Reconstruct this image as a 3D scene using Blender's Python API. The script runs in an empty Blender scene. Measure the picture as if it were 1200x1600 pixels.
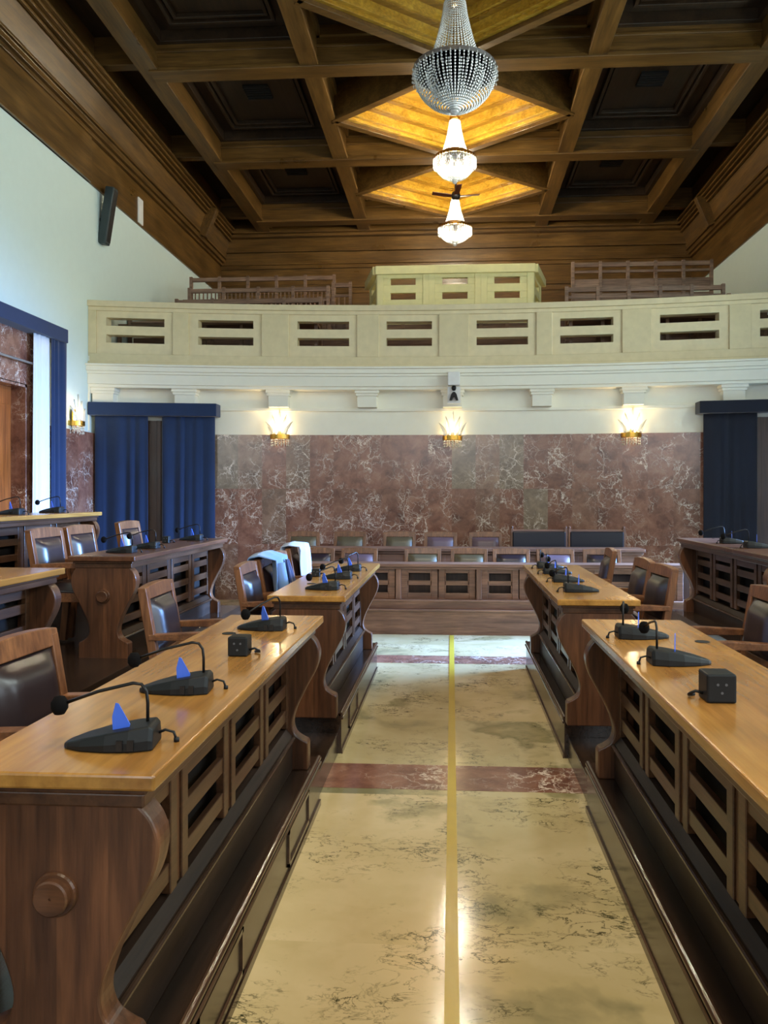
import bpy, bmesh, math, random
from math import sin, cos, pi, radians as R
from mathutils import Vector, Matrix
random.seed(7)
sc = bpy.context.scene
col = sc.collection

# ------------------------------------------------------------------ mesh builder
class MB:
    def __init__(s): s.v = []; s.f = []
    def add(s, vs, fs):
        n = len(s.v); s.v += [tuple(p) for p in vs]; s.f += [tuple(i + n for i in f) for f in fs]; return s
    def box(s, x0, x1, y0, y1, z0, z1):
        return s.add([(x0,y0,z0),(x1,y0,z0),(x1,y1,z0),(x0,y1,z0),(x0,y0,z1),(x1,y0,z1),(x1,y1,z1),(x0,y1,z1)],
                     [(0,3,2,1),(4,5,6,7),(0,1,5,4),(1,2,6,5),(2,3,7,6),(3,0,4,7)])
    def cbox(s, c, d): return s.box(c[0]-d[0]/2,c[0]+d[0]/2,c[1]-d[1]/2,c[1]+d[1]/2,c[2]-d[2]/2,c[2]+d[2]/2)
    def beam(s, a, b, w, h, up=(0,0,1)):
        """box of section w x h running from a to b"""
        a, b = Vector(a), Vector(b); d = (b-a).normalized(); u = Vector(up)
        r = d.cross(u).normalized(); u = r.cross(d).normalized()
        vs = []
        for p in (a, b):
            for i, j in ((-1,-1),(1,-1),(1,1),(-1,1)): vs.append(p + r*(i*w/2) + u*(j*h/2))
        return s.add(vs, [(0,1,2,3),(7,6,5,4),(0,4,5,1),(1,5,6,2),(2,6,7,3),(3,7,4,0)])
    def prism(s, pts, axis, a, b):
        """polygon pts (2D) extruded along axis between a and b"""
        def m(p, t):
            if axis == 'y': return (p[0], t, p[1])
            if axis == 'x': return (t, p[0], p[1])
            return (p[0], p[1], t)
        n = len(pts)
        vs = [m(p, a) for p in pts] + [m(p, b) for p in pts]
        fs = [tuple(range(n))[::-1], tuple(range(n, 2*n))] + [(i, (i+1) % n, n+(i+1) % n, n+i) for i in range(n)]
        return s.add(vs, fs)
    def tube(s, path, r, seg=8, cap=True):
        path = [Vector(p) for p in path]; n = len(path)
        rs = r if isinstance(r, (list, tuple)) else [r]*n
        base = len(s.v); prev = None
        for i, p in enumerate(path):
            d = (path[min(i+1, n-1)] - path[max(i-1, 0)])
            d = d.normalized() if d.length > 1e-9 else Vector((0,0,1))
            ref = prev if prev is not None else (Vector((0,0,1)) if abs(d.z) < .9 else Vector((1,0,0)))
            u = (ref - d*ref.dot(d))
            if u.length < 1e-6: u = d.orthogonal()
            u.normalize(); w = d.cross(u); prev = u
            for k in range(seg):
                a = 2*pi*k/seg; s.v.append(tuple(p + (u*cos(a) + w*sin(a))*rs[i]))
        for i in range(n-1):
            for k in range(seg):
                k2 = (k+1) % seg
                s.f.append((base+i*seg+k, base+i*seg+k2, base+(i+1)*seg+k2, base+(i+1)*seg+k))
        if cap:
            s.f.append(tuple(base+k for k in range(seg))[::-1])
            s.f.append(tuple(base+(n-1)*seg+k for k in range(seg)))
        return s
    def lathe(s, prof, c=(0,0,0), seg=24, a0=0, a1=2*pi, ax='z'):
        full = abs(a1-a0-2*pi) < 1e-6; m = seg if full else seg+1; base = len(s.v)
        for r, h in prof:
            for k in range(m):
                a = a0 + (a1-a0)*k/seg
                p = (r*cos(a), r*sin(a), h)
                if ax == 'y': p = (r*cos(a), h, r*sin(a))
                if ax == 'x': p = (h, r*cos(a), r*sin(a))
                s.v.append((c[0]+p[0], c[1]+p[1], c[2]+p[2]))
        for i in range(len(prof)-1):
            for k in range(seg):
                k2 = (k+1) % m
                s.f.append((base+i*m+k, base+i*m+k2, base+(i+1)*m+k2, base+(i+1)*m+k))
        if full:
            if prof[0][0] > 1e-5: s.f.append(tuple(base+k for k in range(m))[::-1])
            if prof[-1][0] > 1e-5: s.f.append(tuple(base+(len(prof)-1)*m+k for k in range(m)))
        return s
    def grid(s, fn, nu, nv):
        base = len(s.v)
        for j in range(nv+1):
            for i in range(nu+1): s.v.append(tuple(fn(i/nu, j/nv)))
        for j in range(nv):
            for i in range(nu):
                a = base+j*(nu+1)+i; s.f.append((a, a+1, a+nu+2, a+nu+1))
        return s
    def arcbox(s, fy, x0, x1, z0, z1, d0, d1, n=None):
        """box that follows the curved back wall: front at fy(x)-d1, back at fy(x)-d0"""
        n = n or max(1, int(abs(x1-x0)/.22)+1); base = len(s.v)
        for i in range(n+1):
            x = x0+(x1-x0)*i/n; y = fy(x)
            s.v += [(x,y-d1,z0),(x,y-d1,z1),(x,y-d0,z1),(x,y-d0,z0)]
        for i in range(n):
            a = base+i*4; b = a+4
            for k in range(4): s.f.append((a+k, b+k, b+(k+1) % 4, a+(k+1) % 4))
        s.f.append((base, base+1, base+2, base+3)); e = base+n*4; s.f.append((e+3, e+2, e+1, e))
        return s
    def move(s, m):
        m = m if isinstance(m, Matrix) else Matrix.Translation(m)
        s.v = [tuple(m @ Vector(p)) for p in s.v]; return s
    def join(s, o): return s.add(o.v, o.f)
    def build(s, name, mat, parent=None, smooth=False, bevel=0, solid=0, sub=0, wn=False):
        me = bpy.data.meshes.new(name); me.from_pydata(s.v, [], s.f)
        bm = bmesh.new(); bm.from_mesh(me); bmesh.ops.recalc_face_normals(bm, faces=bm.faces); bm.to_mesh(me); bm.free()
        me.materials.append(mat)
        o = bpy.data.objects.new(name, me); col.objects.link(o)
        if parent: o.parent = parent
        finish(o, smooth, bevel, solid, sub)
        return o

def finish(o, smooth=False, bevel=0, solid=0, sub=0):
    if smooth: o.data.polygons.foreach_set('use_smooth', [True]*len(o.data.polygons))
    if solid:
        m = o.modifiers.new('solid', 'SOLIDIFY'); m.thickness = solid; m.offset = 0
    if sub:
        m = o.modifiers.new('sub', 'SUBSURF'); m.levels = sub; m.render_levels = sub
    if bevel:
        m = o.modifiers.new('bevel', 'BEVEL'); m.width = bevel; m.segments = 2; m.limit_method = 'ANGLE'; m.angle_limit = R(35)

def inst(o, parent, loc=(0,0,0), rot=(0,0,0), name=None):
    c = o.copy(); col.objects.link(c); c.parent = parent; c.location = loc; c.rotation_euler = rot
    return c
def thing(name, label, cat, loc=(0,0,0), rz=0, group=None, kind=None):
    o = bpy.data.objects.new(name, None); col.objects.link(o); o.empty_display_size = .1
    o.location = loc; o.rotation_euler = (0,0,rz)
    return tag(o, label, cat, group, kind)
def tag(o, label=None, cat=None, group=None, kind=None):
    if label: o['label'] = label
    if cat: o['category'] = cat
    if group: o['group'] = group
    if kind: o['kind'] = kind
    return o
def struct(o, label=None):
    o['kind'] = 'structure'
    if label: o['label'] = label
    return o
def dup(root, loc, rz, label, group=None):
    r = root.copy(); col.objects.link(r); r.location = loc; r.rotation_euler = (0,0,rz); r['label'] = label
    if group: r['group'] = group
    for ch in list(root.children):
        c = ch.copy(); col.objects.link(c); c.parent = r
        for g in list(ch.children):
            d = g.copy(); col.objects.link(d); d.parent = c
    return r

# ------------------------------------------------------------------ materials
def srgb(r, g, b):
    f = lambda c: c/12.92 if c <= .04045 else ((c+.055)/1.055)**2.4
    return (f(r/255), f(g/255), f(b/255), 1)
class NT:
    def __init__(s, name):
        s.m = bpy.data.materials.new(name); s.m.use_nodes = True; s.t = s.m.node_tree
        s.b = s.t.nodes['Principled BSDF']
    def n(s, typ, **kw):
        nd = s.t.nodes.new(typ)
        for k, v in kw.items():
            if k in nd.inputs: nd.inputs[k].default_value = v
            else: setattr(nd, k, v)
        return nd
    def l(s, a, ao, b, bi): s.t.links.new(a.outputs[ao], b.inputs[bi])
    def ramp(s, src, out, stops):
        r = s.n('ShaderNodeValToRGB'); e = r.color_ramp.elements
        while len(e) < len(stops): e.new(.5)
        for q, (p, c) in zip(e, stops): q.position = p; q.color = c
        s.l(src, out, r, 'Fac'); return r
    def mix(s, fac, a, b, mode='MIX'):
        m = s.n('ShaderNodeMixRGB', blend_type=mode)
        for sock, v in (('Fac', fac), ('Color1', a), ('Color2', b)):
            if isinstance(v, tuple) and len(v) == 2 and hasattr(v[0], 'outputs'): s.l(v[0], v[1], m, sock)
            else: m.inputs[sock].default_value = v
        return m
def plain(name, c, rough=.5, metal=0, spec=.5, lo=.86, hi=1.1, **kw):
    t = NT(name); t.b.inputs['Base Color'].default_value = c; t.b.inputs['Roughness'].default_value = rough
    t.b.inputs['Metallic'].default_value = metal; t.b.inputs['Specular IOR Level'].default_value = spec
    for k, v in kw.items(): t.b.inputs[k].default_value = v
    # faint unevenness of the surface
    tc = t.n('ShaderNodeTexCoord'); nz = t.n('ShaderNodeTexNoise', Scale=9.0, Detail=4.0); t.l(tc, 'Object', nz, 'Vector')
    m = t.mix((nz, 'Fac'), tuple(x*lo for x in c[:3])+(1,), tuple(min(1, x*hi) for x in c[:3])+(1,)); t.l(m, 'Color', t.b, 'Base Color')
    return t.m
def wood(name, dark, light, axis='y', rough=.35, scale=1.0, coat=0, spec=.5, streak=.5, bump=.05, boards=0):
    t = NT(name); tc = t.n('ShaderNodeTexCoord'); oi = t.n('ShaderNodeObjectInfo')
    off = t.n('ShaderNodeVectorMath', operation='SCALE'); off.inputs[0].default_value = (37, 19, 53); t.l(oi, 'Random', off, 'Scale')
    add = t.n('ShaderNodeVectorMath', operation='ADD'); t.l(tc, 'Object', add, 0); t.l(off, 'Vector', add, 1)
    mp = t.n('ShaderNodeMapping'); t.l(add, 'Vector', mp, 'Vector')
    s = {'x': (1.1, 16, 16), 'y': (16, 1.1, 16), 'z': (16, 16, 1.1)}[axis]
    mp.inputs['Scale'].default_value = tuple(q*scale for q in s)
    n1 = t.n('ShaderNodeTexNoise', Scale=1.0, Detail=8.0, Roughness=.62, Distortion=.6); t.l(mp, 'Vector', n1, 'Vector')
    n2 = t.n('ShaderNodeTexNoise', Scale=5.0, Detail=5.0, Roughness=.6); t.l(mp, 'Vector', n2, 'Vector')
    n3 = t.n('ShaderNodeTexNoise', Scale=1.7, Detail=3.0); t.l(add, 'Vector', n3, 'Vector')
    mid = tuple((a+b)/2 for a, b in zip(dark, light))
    r = t.ramp(n1, 'Fac', [(.28, dark), (.5, mid), (.72, light)])
    r2 = t.ramp(n2, 'Fac', [(.35, (1-streak,)*3+(1,)), (.6, (1, 1, 1, 1))])
    m = t.mix(.7, (r, 'Color'), (r2, 'Color'), 'MULTIPLY')
    r3 = t.ramp(n3, 'Fac', [(.3, (.74, .72, .7, 1)), (.7, (1.12, 1.1, 1.08, 1))])
    m2 = t.mix(.8, (m, 'Color'), (r3, 'Color'), 'MULTIPLY')
    if boards:
        dv = t.n('ShaderNodeVectorMath', operation='DIVIDE'); dv.inputs[1].default_value = (boards, 50, 50); t.l(tc, 'Object', dv, 0)
        fl = t.n('ShaderNodeVectorMath', operation='FLOOR'); t.l(dv, 'Vector', fl, 0)
        ad2 = t.n('ShaderNodeVectorMath', operation='ADD'); t.l(fl, 'Vector', ad2, 0); t.l(off, 'Vector', ad2, 1)
        wn = t.n('ShaderNodeTexWhiteNoise', noise_dimensions='3D'); t.l(ad2, 'Vector', wn, 'Vector')
        rb = t.ramp(wn, 'Value', [(0, (.72, .7, .7, 1)), (1, (1.25, 1.2, 1.15, 1))])
        m2 = t.mix(1, (m2, 'Color'), (rb, 'Color'), 'MULTIPLY')
    t.l(m2, 'Color', t.b, 'Base Color')
    rr = t.ramp(n3, 'Fac', [(.2, (rough*.75,)*3+(1,)), (.8, (min(1, rough*1.3),)*3+(1,))]); t.l(rr, 'Color', t.b, 'Roughness')
    t.b.inputs['Specular IOR Level'].default_value = spec
    t.b.inputs['Coat Weight'].default_value = coat; t.b.inputs['Coat Roughness'].default_value = .12
    if bump:
        b = t.n('ShaderNodeBump', Strength=bump, Distance=.01); t.l(n2, 'Fac', b, 'Height'); t.l(b, 'Normal', t.b, 'Normal')
    return t.m
def slab_coords(t, size, jitter=30):
    """object coordinates plus a random shift per slab; returns (shifted coords, white noise per slab)"""
    tc = t.n('ShaderNodeTexCoord')
    dv = t.n('ShaderNodeVectorMath', operation='DIVIDE'); dv.inputs[1].default_value = size; t.l(tc, 'Object', dv, 0)
    fl = t.n('ShaderNodeVectorMath', operation='FLOOR'); t.l(dv, 'Vector', fl, 0)
    wn = t.n('ShaderNodeTexWhiteNoise', noise_dimensions='3D'); t.l(fl, 'Vector', wn, 'Vector')
    sc_ = t.n('ShaderNodeVectorMath', operation='SCALE'); sc_.inputs['Scale'].default_value = jitter; t.l(wn, 'Color', sc_, 0)
    ad = t.n('ShaderNodeVectorMath', operation='ADD'); t.l(tc, 'Object', ad, 0); t.l(sc_, 'Vector', ad, 1)
    return tc, ad, wn, dv
def red_marble(name, size=(.36, 50, .84), rough=.18, tint=1.0):
    t = NT(name); tc, co, wn, dv = slab_coords(t, size)
    nd = t.n('ShaderNodeTexNoise', Scale=2.6, Detail=6.0, Roughness=.6); t.l(co, 'Vector', nd, 'Vector')
    sc2 = t.n('ShaderNodeVectorMath', operation='SCALE'); sc2.inputs['Scale'].default_value = .55; t.l(nd, 'Color', sc2, 0)
    wv = t.n('ShaderNodeVectorMath', operation='ADD'); t.l(co, 'Vector', wv, 0); t.l(sc2, 'Vector', wv, 1)
    vo = t.n('ShaderNodeTexVoronoi', feature='DISTANCE_TO_EDGE', Scale=3.6); t.l(wv, 'Vector', vo, 'Vector')
    v1 = t.ramp(vo, 'Distance', [(0, (1, 1, 1, 1)), (.009, (.5, .5, .5, 1)), (.03, (0, 0, 0, 1))])
    vo2 = t.n('ShaderNodeTexVoronoi', feature='DISTANCE_TO_EDGE', Scale=10.0); t.l(wv, 'Vector', vo2, 'Vector')
    v2 = t.ramp(vo2, 'Distance', [(0, (.6, .6, .6, 1)), (.04, (0, 0, 0, 1))])
    mk = t.n('ShaderNodeTexNoise', Scale=2.2, Detail=3.0); t.l(co, 'Vector', mk, 'Vector')
    mr = t.ramp(mk, 'Fac', [(.43, (0, 0, 0, 1)), (.58, (1, 1, 1, 1))])
    vv = t.mix(1, (v1, 'Color'), (v2, 'Color'), 'ADD'); vm = t.mix(1, (vv, 'Color'), (mr, 'Color'), 'MULTIPLY')
    cn = t.n('ShaderNodeTexNoise', Scale=4.5, Detail=9.0, Roughness=.65); t.l(wv, 'Vector', cn, 'Vector')
    q = lambda r, g, b: tuple(x*tint for x in srgb(r, g, b)[:3])+(1,)
    cr = t.ramp(cn, 'Fac', [(.3, q(92, 58, 48)), (.5, q(132, 90, 74)), (.68, q(156, 114, 94))])
    gr = t.ramp(cn, 'Fac', [(.3, q(104, 96, 80)), (.7, q(152, 142, 120))])
    sel = t.ramp(wn, 'Value', [(.74, (0, 0, 0, 1)), (.84, (.35, .35, .35, 1)), (.96, (.7, .7, .7, 1))])
    base = t.mix((sel, 'Color'), (cr, 'Color'), (gr, 'Color'))
    sp_ = t.n('ShaderNodeSeparateColor'); t.l(wn, 'Color', sp_, 0); tn = t.ramp(sp_, 1, [(0, (.88, .87, .86, 1)), (1, (1.15, 1.13, 1.12, 1))])
    base = t.mix(1, (base, 'Color'), (tn, 'Color'), 'MULTIPLY')
    fin = t.mix((vm, 'Color'), (base, 'Color'), q(238, 220, 204)); t.l(fin, 'Color', t.b, 'Base Color')
    t.b.inputs['Roughness'].default_value = rough
    return t.m
def floor_marble(name):
    t = NT(name); tc, co, wn, dv = slab_coords(t, (50, 1.36, 50))
    nd = t.n('ShaderNodeTexNoise', Scale=1.3, Detail=6.0, Roughness=.55); t.l(co, 'Vector', nd, 'Vector')
    sc2 = t.n('ShaderNodeVectorMath', operation='SCALE'); sc2.inputs['Scale'].default_value = .9; t.l(nd, 'Color', sc2, 0)
    wv = t.n('ShaderNodeVectorMath', operation='ADD'); t.l(co, 'Vector', wv, 0); t.l(sc2, 'Vector', wv, 1)
    n1 = t.n('ShaderNodeTexNoise', Scale=1.25, Detail=4.0, Roughness=.5); t.l(wv, 'Vector', n1, 'Vector')
    cr = t.ramp(n1, 'Fac', [(.34, srgb(150, 142, 108)), (.44, srgb(204, 186, 142)), (.6, srgb(222, 204, 164)), (.66, srgb(164, 154, 114)), (.75, srgb(206, 188, 144))])
    tt = t.ramp(wn, 'Value', [(0, (.8, .82, .76, 1)), (1, (1.04, 1.0, .94, 1))])
    b0 = t.mix(1, (cr, 'Color'), (tt, 'Color'), 'MULTIPLY')
    mp = t.n('ShaderNodeMapping'); mp.inputs['Scale'].default_value = (1, 1.7, 1); t.l(co, 'Vector', mp, 'Vector')
    def vein(scale, width):
        n = t.n('ShaderNodeTexNoise', Scale=scale, Detail=9.0, Roughness=.62, Distortion=.5); t.l(mp, 'Vector', n, 'Vector')
        s1 = t.n('ShaderNodeMath', operation='SUBTRACT'); s1.inputs[1].default_value = .5; t.l(n, 'Fac', s1, 0)
        ab = t.n('ShaderNodeMath', operation='ABSOLUTE'); t.l(s1, 0, ab, 0)
        return t.ramp(ab, 0, [(0, (1, 1, 1, 1)), (width*.4, (.7, .7, .7, 1)), (width, (0, 0, 0, 1))])
    v1 = t.mix(1, (vein(3.2, .014), 'Color'), (vein(7.0, .016), 'Color'), 'ADD')
    mk = t.n('ShaderNodeTexNoise', Scale=2.0, Detail=5.0, Roughness=.7); t.l(co, 'Vector', mk, 'Vector')
    mr = t.ramp(mk, 'Fac', [(.49, (0, 0, 0, 1)), (.6, (1, 1, 1, 1))])
    vm = t.mix(1, (v1, 'Color'), (mr, 'Color'), 'MULTIPLY')
    fin = t.mix((vm, 'Color'), (b0, 'Color'), srgb(70, 68, 44)); 
    t.l(fin, 'Color', t.b, 'Base Color'); t.b.inputs['Roughness'].default_value = .13
    t.b.inputs['Specular IOR Level'].default_value = .6
    return t.m
def cloth(name, c, c2, rough=.85, trans=0):
    t = NT(name); tc = t.n('ShaderNodeTexCoord'); nz = t.n('ShaderNodeTexNoise', Scale=3.0, Detail=5.0); t.l(tc, 'Object', nz, 'Vector')
    m = t.mix((nz, 'Fac'), c, c2); t.l(m, 'Color', t.b, 'Base Color'); t.b.inputs['Roughness'].default_value = rough
    t.b.inputs['Sheen Weight'].default_value = .25; t.b.inputs['Transmission Weight'].default_value = trans
    return t.m
def emis(name, c, s):
    t = NT(name); t.b.inputs['Base Color'].default_value = c; t.b.inputs['Emission Color'].default_value = c
    t.b.inputs['Emission Strength'].default_value = s; return t.m
def crystal(name, white=(.9, .92, .95, 1)):
    t = NT(name); out = t.t.nodes['Material Output']
    tr = t.n('ShaderNodeBsdfTranslucent', Color=white); gl = t.n('ShaderNodeBsdfGlossy', Color=(1, 1, 1, 1), Roughness=.3)
    df = t.n('ShaderNodeBsdfDiffuse', Color=white); m0 = t.n('ShaderNodeMixShader', Fac=.5); m1 = t.n('ShaderNodeMixShader', Fac=.2)
    t.l(df, 0, m0, 1); t.l(tr, 0, m0, 2); t.l(m0, 0, m1, 1); t.l(gl, 0, m1, 2); t.l(m1, 0, out, 'Surface')
    return t.m

M = {}
D1, D2 = srgb(64, 40, 28), srgb(116, 76, 50)
M['desk_z'] = wood('desk wood upright', D1, D2, 'z', .32, .8)
M['desk_b'] = wood('desk end boards', srgb(70, 44, 31), srgb(126, 84, 57), 'z', .32, .8, boards=.118)
M['desk_y'] = wood('desk wood lengthwise', D1, srgb(104, 70, 46), 'y', .32, .8)
M['desk_x'] = wood('desk wood crosswise', D1, D2, 'x', .32, .8)
M['top'] = wood('worn table top wood', srgb(150, 100, 46), srgb(206, 154, 80), 'y', .24, .5, coat=.25, streak=.3, bump=0)
M['top_shaded'] = wood('shaded table top wood', srgb(82, 50, 34), srgb(122, 80, 56), 'y', .3, .5)  # shading on the raised desks' tops put into a darker wood
M['plinth'] = wood('dark polished plinth wood', srgb(38, 27, 20), srgb(66, 48, 36), 'y', .22, .7, coat=.2)
M['base'] = wood('dull dark base wood', srgb(40, 28, 21), srgb(66, 47, 36), 'y', .45, .7, spec=.25)
M['nosing'] = wood('polished highlit nosing wood', srgb(58, 42, 32), srgb(92, 68, 52), 'y', .16, .7)  # lighter than the plinth, so the edge highlight sits in the colour
M['plinth_x'] = wood('dark polished step wood', srgb(38, 27, 20), srgb(66, 48, 36), 'x', .26, .7)
M['chair'] = wood('chair wood', srgb(98, 58, 36), srgb(160, 108, 70), 'z', .34, 1.2)
M['chair_x'] = wood('chair rail wood', srgb(98, 58, 36), srgb(160, 108, 70), 'x', .34, 1.2)
M['ceil_x'] = wood('ceiling wood crosswise', srgb(76, 54, 24), srgb(128, 94, 46), 'x', .33, .5)
M['ceil_y'] = wood('ceiling wood lengthwise', srgb(76, 54, 24), srgb(128, 94, 46), 'y', .33, .5)
M['ceil_d'] = wood('ceiling panel wood', srgb(38, 28, 18), srgb(66, 48, 30), 'y', .4, .4)
M['ceil_lit'] = wood('lamplit lozenge wood', srgb(168, 122, 30), srgb(214, 174, 66), 'x', .3, .5)  # ceiling wood with the chandeliers' golden lamplight put into its colour
M['ceil_shade'] = wood('shaded lozenge moulding wood', srgb(136, 96, 24), srgb(178, 134, 44), 'x', .3, .5)  # darker lozenge copy: shading between the lit steps put into its colour
M['bench_x'] = wood('bench wood', srgb(98, 66, 52), srgb(156, 114, 90), 'x', .4, .8)
M['bench_z'] = wood('bench post wood', srgb(98, 66, 52), srgb(156, 114, 90), 'z', .4, .8)
M['gbench_x'] = wood('gallery bench wood', srgb(112, 84, 68), srgb(170, 138, 116), 'x', .42, .8)
M['door'] = wood('orange door wood', srgb(140, 70, 24), srgb(176, 96, 38), 'z', .4, .4)
M['doord'] = wood('dark door wood', srgb(52, 34, 26), srgb(88, 60, 46), 'z', .4, .5)
M['leather'] = plain('dark brown leather', srgb(44, 32, 34), .3, spec=.6)
M['leather_t'] = plain('olive brown leather', srgb(92, 80, 58), .35)
M['leather_p'] = plain('mauve brown leather', srgb(104, 84, 92), .4)
M['blackleather'] = plain('black bench leather', srgb(26, 24, 30), .28, spec=.6)
M['wall_marble'] = red_marble('red brown veined marble')
M['side_marble'] = red_marble('red brown marble of side wall', (50, .62, 1.3))
M['strip_marble'] = red_marble('red marble floor strip', (.9, 50, 50), .2, 1.05)
M['floor'] = floor_marble('cream veined floor marble')
M['plaster'] = plain('mint white plaster', srgb(216, 234, 230), .85, lo=.97, hi=1.02)
M['cream'] = plain('cream white plaster', srgb(240, 237, 222), .55, lo=.96, hi=1.03)
M['stone'] = plain('polished cream stone', srgb(224, 208, 166), .24)
M['stone2'] = plain('polished pale stone panel', srgb(230, 214, 174), .2)
M['boxstone'] = plain('pale yellow painted panel', srgb(238, 230, 170), .4)
M['blue'] = cloth('blue velvet', srgb(14, 36, 70), srgb(20, 48, 90))
M['navy'] = cloth('navy velvet', srgb(6, 10, 26), srgb(9, 15, 36))
M['sheer'] = cloth('white sheer', srgb(226, 232, 240), srgb(240, 244, 250), .8)
M['brass'] = plain('brass', srgb(206, 158, 70), .28, 1)
M['black'] = plain('black plastic', srgb(15, 18, 21), .5, spec=.35)
M['foam'] = plain('black foam', srgb(16, 15, 16), .95, spec=.1)
M['metal'] = plain('dark gooseneck metal', srgb(40, 38, 38), .35, .6)
M['socket'] = plain('grey socket', srgb(88, 92, 98), .4)
M['silver'] = plain('silver plug', srgb(190, 190, 195), .3, .8)
M['bluecard'] = plain('translucent blue card', srgb(74, 116, 236), .25)
M['speaker'] = plain('dark slate speaker', srgb(50, 62, 64), .5)
M['white'] = plain('white plastic', srgb(232, 232, 230), .45)
M['crystal'] = crystal('crystal drops')
M['crystal_unlit'] = crystal('unlit grey crystal drops', (.8, .82, .82, 1))  # unlit look put into a greyer copy of the crystal
M['bulb'] = emis('lit bulb', (1, .93, .8, 1), 22)
M['bulboff'] = plain('white candle bulb', srgb(238, 240, 240), .4)
M['sbulb'] = emis('lit sconce bulb', (1, .82, .5, 1), 26)
M['glass'] = crystal('pale glass plume', (.95, .93, .85, 1))
M['tape'] = plain('yellow floor tape', srgb(196, 168, 56), .3)
M['jacket'] = cloth('light blue jacket cloth', srgb(92, 128, 178), srgb(120, 152, 196))
M['lining'] = cloth('dark blue lining', srgb(24, 34, 70), srgb(36, 48, 92))
M['scarf'] = cloth('white cloth', srgb(150, 164, 192), srgb(172, 184, 208))
M['vent'] = plain('black vent', srgb(14, 12, 10), .8)
M['dark'] = plain('dark shade board', srgb(22, 16, 14), .7, spec=.2)  # near-black boards stand in for the shade behind slatted fronts
M['fan'] = wood('fan blade wood', srgb(70, 34, 22), srgb(104, 56, 38), 'x', .4)
M['wframe'] = plain('white window frame', srgb(220, 220, 214), .5)

# ------------------------------------------------------------------ the setting
HW = 5.3                       # half width of the hall
YF, YG = -5.5, 17.3            # wall behind the viewer, rear wall of the gallery
ZW, ZC = 6.15, 8.0             # top of the plaster, ceiling boards
wy = lambda x: 11.7 - .6*(x/5.3)**2      # the curved wall under the gallery

struct(MB().box(-HW-.3, HW+.3, YF-.2, 12, -.12, 0).build('floor', M['floor']))
struct(MB().box(-.85, .85, 4.155, 4.53, 0, .002).build('trim_1', M['strip_marble']))
struct(MB().box(-5.2, 5.2, 7.26, 7.6, 0, .002).build('trim_2', M['strip_marble']))
tag(MB().box(-.0235, .0235, -1, 8.7, .0022, .0035).build('floor_tape', M['tape']), 'narrow yellow tape line down the middle of the marble aisle', 'tape')

# left wall with the doorway, plaster above, marble below
DY0, DY1, DZ = 7.75, 9.22, 2.95
def wall_side(sx, name, openings):
    """plaster wall in the plane x = sx*HW with rectangular openings (y0,y1,z0,z1)"""
    m = MB(); ys = sorted({YF, YG} | {o[0] for o in openings} | {o[1] for o in openings}); zs = sorted({0, ZW+.1} | {o[2] for o in openings} | {o[3] for o in openings})
    a, b = sorted((sx*HW, sx*(HW+.3)))
    for i in range(len(ys)-1):
        for j in range(len(zs)-1):
            cy, cz = (ys[i]+ys[i+1])/2, (zs[j]+zs[j+1])/2
            if any(o[0] < cy < o[1] and o[2] < cz < o[3] for o in openings): continue
            m.box(a, b, ys[i], ys[i+1], zs[j], zs[j+1])
    return struct(m.build(name, M['plaster']))
wall_side(-1, 'wall_left', [(DY0, DY1, 0, DZ)])
RW = [(8.15, 10.0, .35, 3.3), (4.3, 6.0, .9, 3.3), (.2, 1.9, .9, 3.3), (-3.4, -1.7, .9, 3.3)]
RU = [(7.2, 8.8, 4.2, 5.8), (4.3, 5.9, 4.2, 5.8), (1.2, 2.8, 4.2, 5.8), (-2, -.4, 4.2, 5.8)]
wall_side(1, 'wall_right', RW+RU)
# marble dado and door surround
m = MB()
for a, b, z in ((YF, DY0-.3, 2.5), (9.52, 11.2, 2.5)): m.box(-HW, -HW+.03, a, b, 0, z)
m.box(-HW, -HW+.035, DY0-.3, DY0, 0, 3.6).box(-HW, -HW+.035, DY1, 9.52, 0, 3.6).box(-HW, -HW+.035, DY0, DY1, DZ, 3.6)
m.box(-HW-.16, -HW+.035, DY1-.03, DY1+.01, 0, DZ).box(-HW-.16, -HW+.035, DY0-.01, DY0+.03, 0, DZ).box(-HW-.16, -HW+.035, DY0, DY1, DZ-.03, DZ+.01)
struct(m.build('baseboard_left', M['side_marble']), 'red brown marble dado and door surround on the left wall')
m = MB()
m.box(HW-.03, HW, 10.05, 11.2, 0, 2.5).box(HW-.03, HW, 6.05, 8.1, 0, 2.5).box(HW-.03, HW, YF, 11.2, 0, .3)
struct(m.build('baseboard_right', M['side_marble']))
d = MB().box(-HW-.2, -HW-.15, DY0, DY1, 0, DZ)
for a, b in ((DY0+.1, DY0+.68), (DY0+.79, DY1-.1)): d.box(-HW-.15, -HW-.135, a, b, .2, 1.2).box(-HW-.15, -HW-.135, a, b, 1.4, 2.7)
struct(d.build('door_1', M['door'], bevel=.006))
tag(MB().tube([(-HW+.1, DY0-.25, 3.22), (-HW+.1, DY1+.22, 3.22)], .016).build('curtain_rod', M['silver'], smooth=True), 'thin pale rod across the top of the marble doorway on the left', 'curtain rod')
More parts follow.
